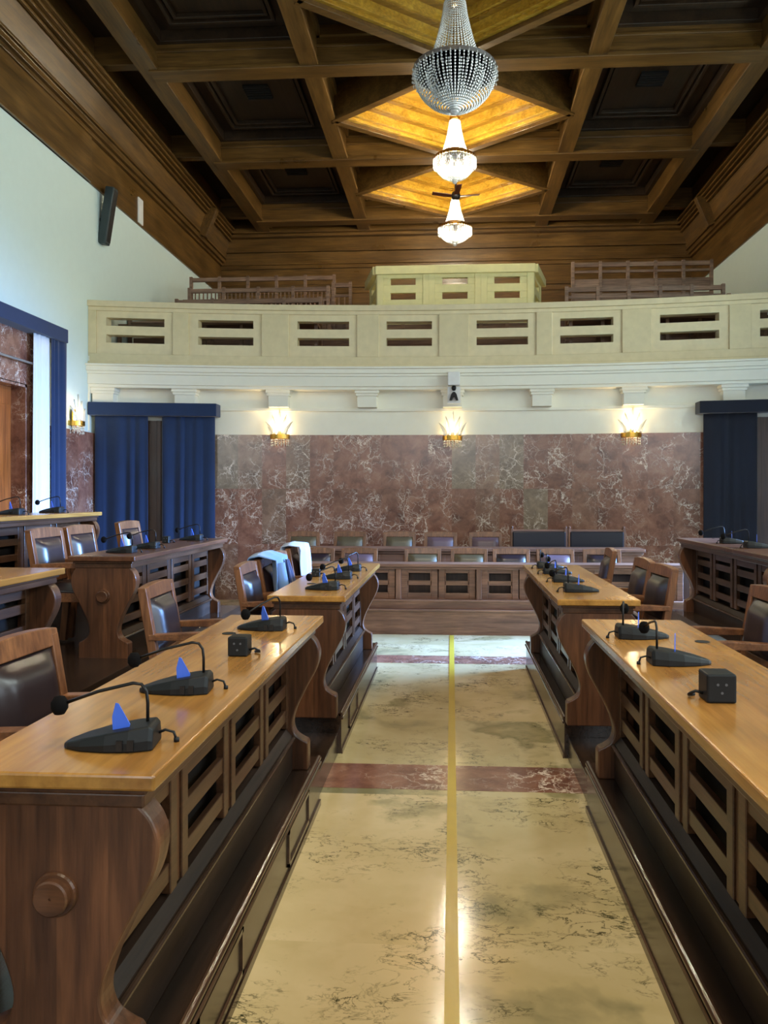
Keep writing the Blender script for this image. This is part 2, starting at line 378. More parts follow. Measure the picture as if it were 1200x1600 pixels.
# windows of the right wall and the daylight that comes through them
wi = 0
def window(x, y0, y1, z0, z1, power, colr, facing, tilt=0, spread=180):
    global wi; wi += 1
    m = MB(); t = .05
    def bar(a0, a1, b0, b1):
        if facing in 'x': m.box(x-.04, x+.04, a0, a1, b0, b1)
        else: m.box(a0, a1, x-.04, x+.04, b0, b1)
    bar(y0, y1, z0, z0+t); bar(y0, y1, z1-t, z1); bar(y0, y0+t, z0, z1); bar(y1-t, y1, z0, z1)
    bar((y0+y1)/2-.025, (y0+y1)/2+.025, z0, z1); bar(y0, y1, z0+(z1-z0)*.6, z0+(z1-z0)*.6+.05)
    struct(m.build('window_%d' % wi, M['wframe']))
    L = bpy.data.lights.new('daylight', 'AREA'); L.shape = 'RECTANGLE'; L.size = y1-y0; L.size_y = z1-z0; L.energy = power; L.color = colr
    o = bpy.data.objects.new('daylight', L); col.objects.link(o)
    if facing == 'x': o.location = (x+.2, (y0+y1)/2, (z0+z1)/2); o.rotation_euler = (0, R(90-tilt), R(10) if tilt else 0); L.spread = R(spread); L.size, L.size_y = z1-z0, y1-y0
    else: o.location = ((y0+y1)/2, x-.2, (z0+z1)/2); o.rotation_euler = (R(90), 0, 0)
COOL = (.78, .9, 1.0)
PW = dict(back=720, low=60, up=125, front=75)
window(HW+.12, *RW[0], PW['back'], (.22, .46, 1.0), 'x', 17, 60)
for w in RW[1:]: window(HW+.12, *w, PW['low'], COOL, 'x')
for w in RU: window(HW+.12, *w, PW['up'], (.86, 1.0, .96), 'x')
# wall behind the viewer
FWI = [(-4.2, -2.4), (-.9, .9), (2.4, 4.2)]
m = MB(); xs = [-HW-.3, -4.2, -2.4, -.9, .9, 2.4, 4.2, HW+.3]
m.box(-HW-.3, HW+.3, YF-.2, YF, 0, 2.4).box(-HW-.3, HW+.3, YF-.2, YF, 5.6, ZC)
for a, b in ((xs[0], xs[1]), (xs[2], xs[3]), (xs[4], xs[5]), (xs[6], xs[7])): m.box(a, b, YF-.2, YF, 2.4, 5.6)
struct(m.build('wall_front', M['plaster']))
for a, b in FWI: window(YF-.1, a, b, 2.4, 5.6, PW['front'], (.96, .98, 1.0), 'y')

# curved rear wall: marble, then plaster band
struct(MB().arcbox(wy, -HW, HW, 0, 2.5, -.25, 0, 40).build('wall_back', M['wall_marble']))
m = MB().arcbox(wy, -HW, HW, 2.5, 3.18, -.25, -.012, 40).arcbox(wy, -HW, HW, 2.86, 2.905, -.1, .03, 40)
struct(m.build('trim_3', M['cream'], bevel=.004), 'cream plaster band above the marble wall')
# cornice under the gallery and its brackets
m = MB()
for z0, z1, dd in ((3.165, 3.21, .2), (3.21, 3.36, .225), (3.36, 3.40, .245), (3.40, 3.47, .27), (3.47, 3.50, .3)): m.arcbox(wy, -HW, HW, z0, z1, -.5, dd, 40)
struct(m.build('trim_4', M['cream'], bevel=.006), 'cream moulded cornice under the gallery')
for i in range(8):
    x = -4.66+1.331*i if i else -5.12
    x = [-5.13, -3.98, -2.61, -1.28, .01, 1.34, 2.66, 4.02][i]
    m = MB().arcbox(wy, x-.145, x+.145, 2.91, 3.10, -.1, .13, 2).arcbox(wy, x-.165, x+.165, 3.08, 3.12, -.1, .15, 2).arcbox(wy, x-.18, x+.18, 3.12, 3.166, -.1, .17, 2)
    struct(m.build('trim_5', M['cream'], bevel=.004))

# ------------------------------------------------------------------ gallery
gal = thing('gallery_balustrade', 'long curved cream stone gallery balustrade with slotted panels above the cornice', 'balustrade', (0, 0, 0), kind='structure')
PC = [-4.66, -3.37, -1.93, -.64, .75, 1.98, 3.41, 4.72]
PH = [.535, .53, .51, .45, .5, .5, .525, .5]
m = MB().arcbox(wy, -HW, HW, 3.50, 3.66, -.06, .2, 40).arcbox(wy, -HW, HW, 3.50, 3.545, -.06, .215, 40)
m.build('base_course', M['stone'], gal, bevel=.004)
MB().arcbox(wy, -HW, HW, 4.29, 4.345, -.08, .205, 40).arcbox(wy, -HW, HW, 4.345, 4.43, -.1, .235, 40).build('coping', M['stone2'], gal, bevel=.008)
edges = [-HW]+[v for c, h in zip(PC, PH) for v in (c-h, c+h)]+[HW]
for a, b in zip(edges[::2], edges[1::2]):
    if b-a > .02: MB().arcbox(wy, a, b, 3.66, 4.29, -.06, .2).build('pier', M['stone'], gal, bevel=.004)
for c, h in zip(PC, PH):
    s = h*.76
    m = MB().arcbox(wy, c-h, c+h, 3.66, 3.825, 0, .17).arcbox(wy, c-h, c+h, 3.945, 4.075, 0, .17).arcbox(wy, c-h, c+h, 4.195, 4.29, 0, .17)
    m.arcbox(wy, c-h, c-s, 3.825, 3.945, 0, .17).arcbox(wy, c+s, c+h, 3.825, 3.945, 0, .17).arcbox(wy, c-h, c-s, 4.075, 4.195, 0, .17).arcbox(wy, c+s, c+h, 4.075, 4.195, 0, .17)
    m.build('slotted_panel', M['stone2'], gal)
# gallery floor in tiers
m = MB().arcbox(wy, -HW, HW, 3.3, 3.5, -1.5, .0, 40).box(-HW, HW, 12.4, YG, 3.3, 3.5)
for k, (y0, zt) in enumerate(((11.8, 3.84), (12.5, 4.2), (13.3, 4.6), (14.4, 4.95))): m.box(-HW, HW, y0, YG, 3.5, zt)
struct(m.build('trim_6', M['gbench_x']), 'stepped wooden gallery floor')
struct(MB().box(-HW-.3, HW+.3, YG, YG+.2, 3.3, ZC).build('wall_back_gallery', M['ceil_x']), 'wood clad rear wall of the gallery')
m = MB()
for z0, z1, dd in ((6.28, 6.36, .05), (6.72, 6.8, .06), (6.8, 6.86, .1), (6.15, 6.2, .03), (7.1, 7.14, .04)): m.box(-HW, HW, YG-dd, YG, z0, z1)
for z0, z1, dd in ((7.1, 7.4, .08), (7.4, 7.46, .22), (7.46, 7.56, .32)): m.box(-HW, HW, YG-dd, YG, z0, z1)
struct(m.build('trim_7', M['ceil_x'], bevel=.006), 'moulded wooden cornice of the gallery rear wall')

# pale box in the middle of the gallery
bx = thing('gallery_box', 'pale yellow panelled box rising in the middle of the gallery', 'box', (.05, 12.65, 3.5))
W2, Hh, th = 1.28, 1.86, .07
def panel_wall(L, slots):
    """panel standing on its long edge along x from 0 to L, face at y=0"""
    m = MB(); z0, z1 = 1.06, 1.74
    m.box(0, L, 0, th, .9, 1.07)
    n = len(slots); w = L/n
    for i, on in enumerate(slots):
        a = i*w
        m.box(a, a+.1, -.012, th, z0, z1).box(a+w-.1, a+w, -.012, th, z0, z1)
        if on:
            m.box(a+.1, a+w-.1, 0, th, z0, z0+.25).box(a+.1, a+w-.1, 0, th, z0+.36, z0+.49).box(a+.1, a+w-.1, 0, th, z0+.6, z1)
            for s0 in (.25, .49): m.box(a+.1, a+.22, 0, th, z0+s0, z0+s0+.11).box(a+w-.22, a+w-.1, 0, th, z0+s0, z0+s0+.11)
        else: m.box(a+.1, a+w-.1, .012, th, z0, z1)
    return m
panel_wall(2*W2, [1, 1, 1]).move((-W2, 0, 0)).build('front_panel', M['boxstone'], bx, bevel=.004)
for sx in (-1, 1):
    a = math.atan2(.9, .22); w = panel_wall(.93, [1])
    w.move(Matrix.Rotation(a, 4, 'Z')) if sx > 0 else w.move(Matrix.Translation((-.22, .9, 0)) @ Matrix.Rotation(-a, 4, 'Z'))
    w.move((sx*W2, 0, 0)); w.build('wing_panel', M['boxstone'], bx, bevel=.004)
m = MB().box(-W2-.03, W2+.03, -.05, .12, 1.72, 1.86)
for sx in (-1, 1): m.beam((sx*W2, 0, 1.79), (sx*(W2+.24), .95, 1.79), .16, .14)
m.build('cornice', M['boxstone'], bx, bevel=.01)
MB().box(-W2+.02, W2-.02, .55, .58, 0, 1.7).build('back_board', M['gbench_x'], bx)

m = MB().box(-W2, W2, .01, .06, .2, .9)
for k in range(7): m.box(-W2+k*W2/3-.03, -W2+k*W2/3+.03, -.01, .01, .2, .9)
m.build('base', M['gbench_x'], bx)
# gallery benches
def gallery_bench(label, x0, x1, y, z, n, style, h=.9):
    t = thing('gallery_bench', label, 'bench', ((x0+x1)/2, y, z), 0, 'wooden gallery benches')
    L = x1-x0; xs_ = [-L/2+L*i/n for i in range(n+1)]
    for x in xs_: MB().box(x-.025, x+.025, -.03, .03, 0, h+.02).box(x-.025, x+.025, -.42, -.37, 0, .42).build('post', M['gbench_x'], t)
    MB().box(-L/2, L/2, -.02, .02, h-.07, h).build('top_rail', M['gbench_x'], t)
    MB().box(-L/2, L/2, -.44, .0, .4, .44).build('seat', M['gbench_x'], t)
    if style == 's':
        MB().box(-L/2, L/2, -.015, .015, h-.24, h-.2).box(-L/2, L/2, -.015, .015, .5, .55).build('middle_rail', M['gbench_x'], t)
        m = MB(); k = int(L/.075)
        for i in range(1, k): m.box(-L/2+L*i/k-.01, -L/2+L*i/k+.01, -.01, .01, .55, h-.22)
        m.build('spindle_row', M['gbench_x'], t)['kind'] = 'stuff'
    else:
        for i in range(n):
            a, b = xs_[i]+.025, xs_[i+1]-.025
            m = MB().box(a, b, -.012, .012, h-.17, h-.13).box(a, b, -.016, .016, h-.47, h-.28).box(a, b, -.016, .016, h-.72, h-.52); m.build('back_board', M['gbench_x'], t)
    return t
gallery_bench('spindle backed gallery bench at left, lowest and nearest the balustrade', -4.45, -2.1, 12.2, 3.84, 4, 's')
gallery_bench('spindle backed gallery bench at left, middle of the three rows', -4.5, -2.1, 12.95, 4.2, 4, 's', .92)
gallery_bench('spindle backed gallery bench at left, highest row with the tallest posts', -4.75, -2.12, 13.76, 4.6, 5, 's', .94)
gallery_bench('short gallery bench standing apart at the right end of the left benches', -2.05, -1.75, 13.2, 4.2, 1, 's', 1.05)
gallery_bench('low spindle backed gallery bench seen through the leftmost balustrade slots', -5.25, -4.5, 12.25, 3.84, 1, 's', .78)
gallery_bench('solid backed gallery bench at right, lower row behind the balustrade', 1.8, 4.2, 12.2, 3.84, 5, 'b', 1.0)
gallery_bench('solid backed gallery bench at right, upper row with open top rail', 2.05, 4.35, 13.2, 4.2, 5, 'b', 1.32)
gallery_bench('short solid gallery bench with one tall end post at far right', 4.3, 4.85, 12.25, 3.84, 1, 'b', .86)

# ------------------------------------------------------------------ ceiling
struct(MB().box(-HW-.3, HW+.3, YF-.2, YG+.2, ZC, ZC+.15).build('ceiling', M['ceil_d']))
# wood frieze of the two long walls
for sx in (-1, 1):
    m = MB()
    def wbar(d0, d1, z0, z1, y0=YF, y1=YG):
        a, b = sorted((sx*(HW-d0), sx*(HW-d1))); m.box(a, b, y0, y1, z0, z1)
    wbar(-.3, .03, ZW, 6.9); wbar(0, .06, ZW, 6.9, YF, 10.9)
    wbar(0, .09, 6.80, 6.86); wbar(0, .14, 6.86, 6.93)
    y0, y1 = YF, YG
    pr = [(sx*(HW+.05), 6.9), (sx*(HW-.1), 6.93), (sx*(HW-.3), 7.5), (sx*(HW-.3), ZC), (sx*(HW+.05), ZC)]
    m.prism(pr, 'y', y0, y1)
    for k in range(3): m.beam((sx*(HW-.31-.05*k), YF, 7.43+.05*k), (sx*(HW-.31-.05*k), YG, 7.43+.05*k), .07, .04)
    m.beam((sx*(HW-.13), YF, 6.99), (sx*(HW-.13), YG, 6.99), .05, .04); m.beam((sx*(HW-.285), YF, 7.36), (sx*(HW-.285), YG, 7.36), .04, .04)
    struct(m.build('trim_8', M['ceil_y'], bevel=.005), 'dark wood frieze and cornice along the %s wall' % ('left' if sx < 0 else 'right'))
    for yy in (6.2, 15.55):
        b = MB().beam((sx*(HW-.14), yy, 6.93), (sx*(HW-.37), yy, 7.5), .26, .16, (0, 1, 0)); struct(b.build('trim_9', M['ceil_y'], bevel=.008))
# beams
BY = [4.6, 7.55, 10.55, 13.5, 16.45]; BX = [-4.2, -1.95, 1.95, 4.2]
for y in BY:
    m = MB().box(-4.2, 4.2, y-.11, y+.11, 7.5, ZC).box(-4.2, 4.2, y-.15, y+.15, 7.45, 7.51).box(-4.2, 4.2, y-.14, y+.14, 7.72, 7.76).box(-4.2, 4.2, y-.17, y+.17, 7.86, ZC)
    m.box(-5.05, -4.2, y-.08, y+.08, 7.6, ZC).box(4.2, 5.05, y-.08, y+.08, 7.6, ZC)
    struct(m.build('trim_10', M['ceil_x'], bevel=.006))
for x in BX:
    w = .11 if abs(x) > 3 else .1
    m = MB().box(x-w, x+w, YF, YG, 7.52, ZC).box(x-w-.03, x+w+.03, YF, YG, 7.47, 7.53).box(x-w-.05, x+w+.05, YF, YG, 7.86, ZC)
    struct(m.build('trim_11', M['ceil_y'], bevel=.006))
def frame_steps(m, x0, x1, y0, y1, steps):
    for d, z, w in steps:
        m.box(x0+d, x1-d, y0+d, y0+d+w, z, ZC).box(x0+d, x1-d, y1-d-w, y1-d, z, ZC).box(x0+d, x0+d+w, y0+d+w, y1-d-w, z, ZC).box(x1-d-w, x1-d, y0+d+w, y1-d-w, z, ZC)
for i in range(len(BY)-1):
    ya, yb = BY[i]+.11, BY[i+1]-.11
    for sx in (-1, 1):
        m = MB(); frame_steps(m, min(sx*4.09, sx*2.05), max(sx*4.09, sx*2.05), ya, yb, [(.0, 7.84, .08), (.3, 7.91, .05), (.38, 7.94, .05)])
        struct(m.build('trim_12', M['ceil_d'], bevel=.005))
        v = thing('ceiling_vent', 'black square ceiling vent in the %s side coffer, %s' % ('left' if sx < 0 else 'right', ['nearest bay', 'bay with the grey chandelier', 'bay of the nearer golden lozenge', 'bay of the farther golden lozenge'][i]), 'vent', (sx*3.07, (ya+yb)/2, ZC), 0, 'square ceiling vents')
        MB().box(-.2, .2, -.2, .2, -.03, 0).build('backing', M['vent'], v)
        g = MB()
        for k in range(6): g.beam((-.2, -.17+.068*k, -.035), (.2, -.17+.068*k, -.035), .03, .012)
        g.build('louver', M['vent'], v)
    # lozenge
    yc, hy, hx = (ya+yb)/2, (yb-ya)/2, 1.85
    def diamond(m, k, z0, z1, w):
        P = [(-hx*k, yc), (0, yc-hy*k), (hx*k, yc), (0, yc+hy*k)]
        for a, b in zip(P, P[1:]+P[:1]): m.beam((*a, (z0+z1)/2), (*b, (z0+z1)/2), w, z1-z0)
    m = MB(); diamond(m, 1.0, 7.5, ZC, .09); diamond(m, 1.0, 7.46, 7.51, .12); struct(m.build('trim_13', M['ceil_x'], bevel=.004))
    for k, z, mt in ((.955, 7.53, 'ceil_lit'), (.9, 7.58, 'ceil_lit'), (.82, 7.72, 'ceil_shade'), (.79, 7.74, 'ceil_lit'), (.71, 7.88, 'ceil_shade'), (.68, 7.9, 'ceil_lit')):
        m = MB(); diamond(m, k, z, ZC, .1); struct(m.build('trim_14', M[mt], bevel=.004))
    P = [(-hx*.67, yc), (0, yc-hy*.67), (hx*.67, yc), (0, yc+hy*.67)]
    struct(MB().prism(P, 'z', ZC-.02, ZC).build('trim_15', M['ceil_lit']))

# ------------------------------------------------------------------ chandeliers
def chain_strand(m, a, b, n, r, bulge=0):
    """string of small octahedral beads from a to b"""
    a, b = Vector(a), Vector(b)
    for i in range(n):
        t = (i+.5)/n; p = a.lerp(b, t)
        if bulge: 
            rr = Vector((p.x, p.y, 0)); p = p + rr.normalized()*bulge*sin(pi*t)
        h = (b-a).length/n*.5
        m.add([p+Vector((r,0,0)), p+Vector((0,r,0)), p-Vector((r,0,0)), p-Vector((0,r,0)), p+Vector((0,0,h)), p-Vector((0,0,h))],
              [(0,1,4),(1,2,4),(2,3,4),(3,0,4),(1,0,5),(2,1,5),(3,2,5),(0,3,5)])
def chandelier(label, y, zb, zt, rad, lit, x=.04):
    t = thing('crystal_chandelier', label, 'chandelier', (x, y, zb), 0, 'crystal chandeliers down the ceiling')
    Ht = zt-zb; cm = M['crystal'] if lit else M['crystal_unlit']
    zr = Ht*.38                    # height of the rim
    MB().lathe([(rad*.2, Ht-.06), (rad*.26, Ht-.03), (rad*.26, Ht), (rad*.1, Ht+.04), (.02, Ht+.06)], seg=20).build('crown', M['brass'], t, smooth=True)
    MB().tube([(0,0,Ht), (0,0,ZC-.04-zb)], .012).lathe([(.0, ZC-.05-zb), (.09, ZC-.045-zb), (.06, ZC-.1-zb), (.015, ZC-.14-zb)], seg=16).build('hanging_rod', M['brass'], t, smooth=True)
    m = MB(); N = 60 if lit else 40
    for k in range(N):
        a = 2*pi*k/N; r0, r1 = rad*.25, rad*.63
        pts = [(r0+(r1-r0)*(q**1.35), Ht-.05-(Ht-.05-zr-.06)*q) for q in (0, .2, .4, .6, .8, 1)]
        for (ra, za), (rb, zb_) in zip(pts, pts[1:]): chain_strand(m, (ra*cos(a), ra*sin(a), za), (rb*cos(a), rb*sin(a), zb_), 5, rad*(.026 if lit else .024))
    m.build('upper_chains', cm, t)
    m = MB()
    for rr, zz in ((rad*.66, zr+.07), (rad, zr)): m.lathe([(rr-.012, zz-.02), (rr+.006, zz-.02), (rr+.006, zz+.02), (rr-.012, zz+.02), (rr-.012, zz-.02)], seg=40)
    m.build('rim', M['brass'] if lit else M['silver'], t, smooth=False)
    m = MB(); N = 76 if lit else 60
    for k in range(N):
        a = 2*pi*k/N
        chain_strand(m, (rad*.66*cos(a), rad*.66*sin(a), zr+.06), (rad*cos(a), rad*sin(a), zr), 3, rad*.02)
        pr = [(rad*cos(q), zr-.02-(zr-.09)*sin(q)) for q in [i*pi/2/5*.94 for i in range(6)]]
        for (ra, za), (rb, zb_) in zip(pr, pr[1:]): chain_strand(m, (ra*cos(a), ra*sin(a), za), (rb*cos(a), rb*sin(a), zb_), 4, rad*(.03 if lit else .025))
        if k % 2: 
            pq = [(rad*.72*cos(q), zr+.02-(zr-.12)*.9*sin(q)) for q in [i*pi/2/4*.9 for i in range(5)]]
            for (ra, za), (rb, zb_) in zip(pq, pq[1:]): chain_strand(m, (ra*cos(a), ra*sin(a), za), (rb*cos(a), rb*sin(a), zb_), 4, rad*.03)
        if k % 2 == 0: chain_strand(m, (rad*1.03*cos(a), rad*1.03*sin(a), zr+.0), (rad*1.03*cos(a), rad*1.03*sin(a), zr-.14), 3, rad*.022)
    m.build('basket_chains', cm, t)
    MB().lathe([(0, 0), (rad*.1, .02), (rad*.13, .05), (rad*.09, .09), (rad*.12, .12)], seg=16).build('bottom_finial', cm, t, smooth=True)
    b0 = None
    for k in range(8):
        a = 2*pi*(k+.5)/8; rr = rad*.55
        m = MB().lathe([(.008, -.06), (.014, -.02), (.022, .02), (.016, .06), (0, .1)], seg=10) if b0 is None else None
        if b0 is None: b0 = m.build('bulb', M['bulb'] if lit else M['bulboff'], t, smooth=True); b0.location = (rr*cos(a), rr*sin(a), zr+.02)
        else: inst(b0, t, (rr*cos(a), rr*sin(a), zr+.02))
    if lit:
        for k in range(6):
            a = 2*pi*k/4
            L = bpy.data.lights.new('chandelier_or_fill_lamp', 'POINT'); L.energy = lit/6; L.color = (1, .88, .64); L.shadow_soft_size = .05
            o = bpy.data.objects.new('chandelier_or_fill_lamp', L); col.objects.link(o); o.location = (x+rad*.45*cos(a), y+rad*.45*sin(a), zb+zr-.02) if k < 4 else (x, y, zb+zr+.12+.25*(k-4))
chandelier('large grey crystal chandelier nearest the viewer, not lit', 9.05, 6.05, 7.43, .485, 0, .035)
chandelier('brightly lit crystal chandelier hanging just below the big grey one', 11.98, 6.42, 7.46, .325, 760, .045)
chandelier('brightly lit crystal chandelier farthest away, below the ceiling fan', 14.92, 6.4, 7.33, .318, 760, .06)
fan = thing('ceiling_fan', 'small ceiling fan with dark brown blades between two lit chandeliers', 'fan', (.07, 13.5, 6.82))
MB().tube([(0,0,.06), (0,0,.66)], .018).build('rod', M['metal'], fan, smooth=True)
MB().lathe([(0, -.06), (.06, -.05), (.085, 0), (.07, .06), (.02, .1)], seg=18).build('hub', M['metal'], fan, smooth=True)
bl = None
for k in range(4):
    a = R(8)+k*pi/2
    if bl is None: bl = MB().box(.08, .42, -.05, .05, -.006, .006).build('blade', M['fan'], fan, bevel=.004); bl.rotation_euler = (R(10), R(-6), a)
    else: inst(bl, fan, rot=(R(10), R(-6), a))

for y in (3.15, .2):           # added unseen lamps for top-down light, no chandeliers hang here
    L = bpy.data.lights.new('chandelier_or_fill_lamp', 'SPOT'); L.energy = 430; L.color = (1, .86, .62); L.shadow_soft_size = .3; L.spot_size = R(150); L.spot_blend = .6
    o = bpy.data.objects.new('chandelier_or_fill_lamp', L); col.objects.link(o); o.location = (.05, y, 6.7)

# ------------------------------------------------------------------ sconces
def sconce(label, loc, rz, power=18):
    t = thing('wall_sconce', label, 'wall lamp', loc, rz, 'crystal wall sconces')     # wall at local y=0, front towards -y
    MB().lathe([(.13, -.035), (.15, -.03), (.15, .035), (.13, .04), (.13, -.035)], seg=20, a0=pi, a1=2*pi).build('brass_band', M['brass'], t, smooth=False)
    MB().box(-.05, .05, -.02, 0, -.05, .2).build('back_plate', M['brass'], t, bevel=.004)
    m = MB()
    for k in range(9):
        a = pi+pi*(k+.5)/9; chain_strand(m, (.135*cos(a), .135*sin(a), -.035), (.135*cos(a), .135*sin(a), -.15), 3, .011)
        a2 = pi+pi*k/9
        if k: chain_strand(m, (.08*cos(a2), .08*sin(a2), -.03), (.08*cos(a2), .08*sin(a2), -.12), 3, .011)
    m.build('crystal_drops', M['glass'], t)
    for k, (ax, h, lean) in enumerate(((-.11, .2, -.16), (-.06, .3, -.07), (0, .38, .02), (.06, .3, .09), (.11, .2, .17))):
        m = MB().grid(lambda u, v, ax=ax, h=h, lean=lean: (ax+lean*v*v*.6+(u-.5)*.07*sin(pi*min(1, .15+v*.85))*1.0, -.11+.02*cos((u-.5)*pi)+.04*v, .03+h*v), 4, 6)
        m.build('glass_plume', M['glass'], t, smooth=True, solid=.004)
    for sx in (-1, 1):
        MB().lathe([(.012, .04), (.02, .08), (.014, .12), (0, .15)], c=(sx*.05, -.06, 0), seg=10).build('bulb', M['sbulb'], t, smooth=True)
    L = bpy.data.lights.new('sconce_lamp', 'POINT'); L.energy = power; L.color = (1, .74, .4); L.shadow_soft_size = .05
    o = bpy.data.objects.new('sconce_lamp', L); col.objects.link(o); o.matrix_world = Matrix.Translation(loc) @ Matrix.Rotation(rz, 4, 'Z') @ Matrix.Translation((0, -.09, .17))
sconce('crystal wall sconce over the marble, between left curtain and balcony camera', (-2.615, wy(2.6)+.012, 2.47), 0)
sconce('crystal wall sconce straight below the small balcony camera', (.01, wy(0)+.012, 2.45), 0, 6)
sconce('crystal wall sconce on the right part of the back wall', (2.65, wy(2.6)+.012, 2.47), 0)
sconce('crystal wall sconce on the left wall beside the blue door curtain', (-HW+.035, 10.4, 2.58), R(90), 7)

# ------------------------------------------------------------------ curtains
def drape(path, z0, z1, folds, amp, mat, name, parent, seg=10, seed=0):
    """hanging cloth along a straight path ((x0,y0),(x1,y1))"""
    rd = random.Random(seed); (xa, ya), (xb, yb) = path; L = math.hypot(xb-xa, yb-ya); nx, ny = -(yb-ya)/L, (xb-xa)/L
    ph = [rd.uniform(.25, 1.4) for _ in range(folds+2)]; wob = [rd.uniform(-.16, .16) for _ in range(folds+2)]
    def fn(u, v):
        k = u*folds; k += .5*sin(k*1.7+seed)/1.7; i = int(max(0, k)); a = amp*ph[min(i, folds)]*(.45+.55*v)
        off = a*cos(2*pi*k)+.35*amp*sin(2*pi*k*.37+seed+v*1.5)
        uu = u+.012*sin(3*v+seed)*(1-abs(2*u-1))
        return (xa+(xb-xa)*uu+nx*off, ya+(yb-ya)*uu+ny*off, z1+(z0-z1)*v)
    return MB().grid(fn, folds*seg, 14).build(name, mat, parent, smooth=True, solid=.006)
def yc_(x, d): return wy(x)-d
def curtain(label, x0, x1, d, z0, z1, folds, mat, seed):
    o = drape(((x0, yc_(x0, d)), (x1, yc_(x1, d))), z0, z1, folds, .022, mat, 'curtain', None, seed=seed)
    return tag(o, label, 'curtain')
curtain('blue velvet curtain left of the dark gap, nearest the left wall corner', -5.24, -4.5, .13, .03, 2.8, 4, M['blue'], 1)
curtain('blue velvet curtain right of the dark gap, beside the marble wall', -4.3, -3.54, .13, .03, 2.8, 5, M['blue'], 2)
curtain('dark navy curtain at the right end of the back wall', 3.61, 4.32, .13, .03, 2.8, 4, M['navy'], 3)
tag(MB().arcbox(wy, -5.29, -3.49, 2.755, 2.945, .02, .24).build('curtain_pelmet', M['blue'], bevel=.01), 'blue pelmet box over the pair of curtains on the back wall', 'pelmet')
tag(MB().arcbox(wy, 3.53, 5.29, 2.755, 2.93, .02, .24).build('curtain_pelmet', M['navy'], bevel=.01), 'dark navy pelmet box over the curtain at the right end', 'pelmet')
for n_, (a, b) in (('door_2', (-5.0, -3.75)), ('door_3', (3.75, 5.0))):
    m = MB().arcbox(wy, a, b, 0, 2.7, 0, .03, 4)
    for q in (a+.02, (a+b)/2-.03, b-.08): m.arcbox(wy, q, q+.06, 0, 2.7, .03, .05, 1)
    for q in range(2): m.arcbox(wy, a+.15+.62*q, a+.5+.62*q, .3, 1.2, .03, .042, 2).arcbox(wy, a+.15+.62*q, a+.5+.62*q, 1.4, 2.5, .03, .042, 2)
    struct(m.build(n_, M['doord'], bevel=.004))
tag(drape(((-5.14, 9.56), (-5.12, 9.92)), .6, 3.62, 3, .022, M['blue'], 'curtain', None, seed=5), 'narrow blue curtain beside the doorway of the left wall', 'curtain')
tag(drape(((-5.17, 9.22), (-5.15, 9.55)), .6, 3.62, 4, .02, M['sheer'], 'curtain', None, seed=6), 'white sheer curtain between the doorway and the blue curtain', 'curtain')
tag(MB().box(-HW, -HW+.22, 6.9, 9.9, 3.6, 3.78).build('curtain_pelmet', M['blue'], bevel=.01), 'blue pelmet box over the doorway on the left wall', 'pelmet')

struct(MB().box(-HW, -HW+.02, 10.9, 10.925, 2.52, 3.62).build('trim_17', M['cream']))
# ------------------------------------------------------------------ small things on walls
sp = thing('wall_speaker', 'slim dark column speaker tilted forward on the left wall', 'speaker', (-HW+.1, 11.3, 5.8))
sp.rotation_euler = (0, R(9), 0)
MB().box(-.06, .08, -.08, .08, -.43, .43).build('cabinet', M['speaker'], sp, bevel=.02)
MB().box(.08, .088, -.06, .06, -.39, .39).build('grille', M['black'], sp, bevel=.004)
MB().box(-.16, -.05, -.03, .03, -.1, -.05).build('bracket', M['black'], sp)
tag(MB().box(-HW, -HW+.05, 12.6, 12.8, 6.17, 6.6).build('wall_box', M['white'], bevel=.01), 'small white box on the wood frieze beyond the speaker', 'box')
MBc = thing('balcony_camera', 'white box with a small black camera on the middle of the balcony cornice', 'camera', (.03, wy(0)-.3, 3.16))
MB().box(-.09, .09, -.1, .02, .04, .24).build('housing', M['white'], MBc, bevel=.012)
MB().box(-.095, .095, -.02, .03, -.22, .03).build('mount_plate', M['white'], MBc, bevel=.004)
MB().lathe([(0, -.02), (.025, -.025), (.036, -.055), (.025, -.09), (0, -.1)], c=(0, -.06, .06), seg=14).build('camera_head', M['black'], MBc, smooth=True)
MB().prism([(-.065, -.18), (-.04, -.09), (-.015, -.055), (.015, -.055), (.04, -.09), (.065, -.18), (.03, -.18), (.012, -.13), (-.012, -.13), (-.03, -.18)], 'y', -.08, -.03).build('camera_yoke', M['black'], MBc, bevel=.004)

